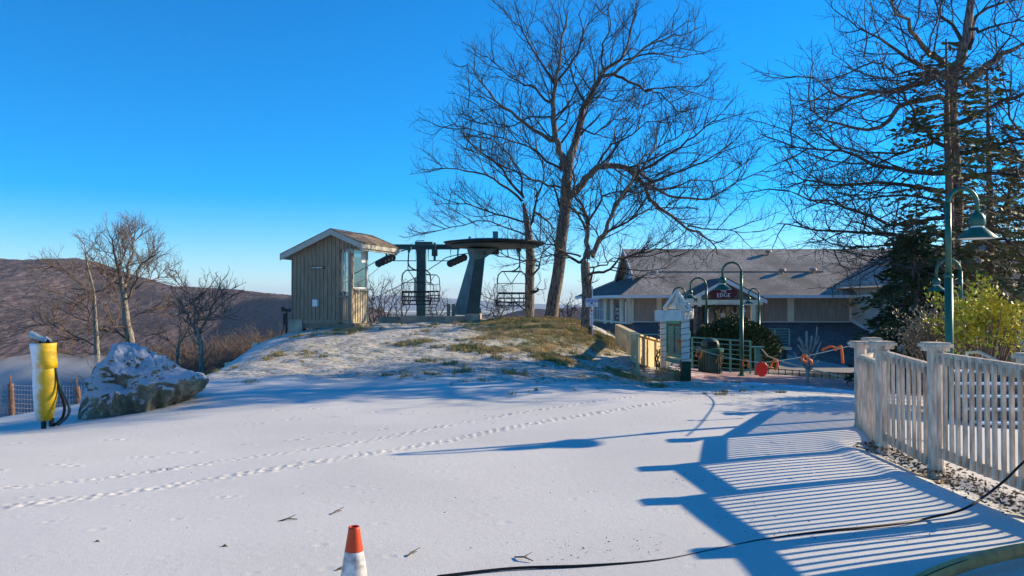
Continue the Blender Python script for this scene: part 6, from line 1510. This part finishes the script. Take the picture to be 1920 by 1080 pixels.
for k in range(1200):
    y = r.uniform(5.6, 9.2); Pl.append((fence_x(y) - .02 + r.normal() * .13, y))
litter('leaf_litter', 'brown leaf litter along the foot of the picket fence', Pl, .022, 4, mLitter, .0)
Pl = []
for k in range(260): Pl.append((r.uniform(-5, 4), r.uniform(3.9, 13)))
for cx_k, cy_k, n, sr in ((1300, 745, 260, .9), (1240, 738, 160, .9), (1180, 750, 90, .8), (1330, 757, 90, .5), (1310, 900, 30, .18), (1380, 960, 40, .25), (1650, 1010, 24, .15), (1500, 1012, 40, .12), (1110, 1035, 60, .25), (1130, 760, 60, 1.2), (1420, 745, 80, .7)):
    c = gp(cx_k, cy_k)
    for k in range(n): Pl.append((c.x + r.normal() * sr, c.y + r.normal() * sr * .8))
litter('debris', 'small dark leaf and bark bits scattered on the snow', Pl, .0085, 6, mLitter, .004)
rg = random.Random(9)
for (px, py, px2, py2, l) in ((762, 1050, 782, 1040, 'short forked dark twig right of the traffic cone'), (965, 1050, 1000, 1055, 'thin bent twig on the snow left of the power cable'), (620, 967, 641, 960, 'small straight twig on the snow above the traffic cone'), (520, 980, 558, 978, 'thin grey twig lying on the snow left of the traffic cone'), (626, 1076, 645, 1072, 'twig sticking out of the snow left of the cone base')):
    a = gp(px, py); b_ = gp(px2, py2); g = MB(); m_ = a.lerp(b_, .5) + Vector((0, 0, .02)); g.tube([(0, 0, .004), m_ - a, b_ - a + Vector((0, 0, .01))], [.005, .006, .003], 5); g.tube([m_ - a, m_ - a + Vector((.05, .03, .02))], [.004, .002], 4)
    o = g.build('twig', mOldWood); o.location = a; tag(o, l, 'twig', 'twigs lying on the snow')
for (px, py, l) in ((421, 1031, 'curled brown leaf on the snow, lower left'), (182, 1023, 'small brown leaf in the left foreground, farther of the near left pair')):
    a = gp(px, py); g = MB(); g.tube([(-.02, 0, .01), (0, .004, .018), (.022, 0, .008)], [.003, .011, .003], 6); o = g.build('leaf', mLitter); o.location = a; tag(o, l, 'leaf')

# drifting snow plume from the snow guns, beyond the hydrant
def plume(center, size, dens, label, seed):
    mp_ = bpy.data.materials.new('snow_mist'); mp_.use_nodes = True; n = mp_.node_tree.nodes; l = mp_.node_tree.links; n.remove(n['Principled BSDF'])
    v = n.new('ShaderNodeVolumePrincipled'); v.inputs['Color'].default_value = (1, 1, 1, 1); v.inputs['Anisotropy'].default_value = -.1
    tc = n.new('ShaderNodeTexCoord').outputs['Object']; ln = n.new('ShaderNodeVectorMath'); ln.operation = 'LENGTH'
    l.new(tc, ln.inputs[0]); nz = noise(n, l, tc, 2.2, 4, .6)
    f = math_n(n, l, 'SUBTRACT', 1.0, ln.outputs['Value']); f = math_n(n, l, 'ADD', f, math_n(n, l, 'MULTIPLY', math_n(n, l, 'SUBTRACT', nz, .5), 1.1)); f = math_n(n, l, 'MULTIPLY', math_n(n, l, 'MAXIMUM', f, 0.0), dens)
    l.new(f, v.inputs['Density']); l.new(v.outputs[0], n['Material Output'].inputs['Volume'])
    g = MB(); prof = [(max(.001, math.cos(t)), math.sin(t)) for t in np.linspace(-math.pi / 2, math.pi / 2, 14)]; g.lathe(prof, n=24); o = g.build('snow_mist', mp_); o.location = center; o.scale = size; tag(o, label, 'snow mist', kind='stuff')
c = W(135, 750, 24); plume((c.x - .6, 24, c.z - .2), (3.4, 4, 1.6), 2.2, 'white drifting snow mist beyond the padded hydrant', 1)
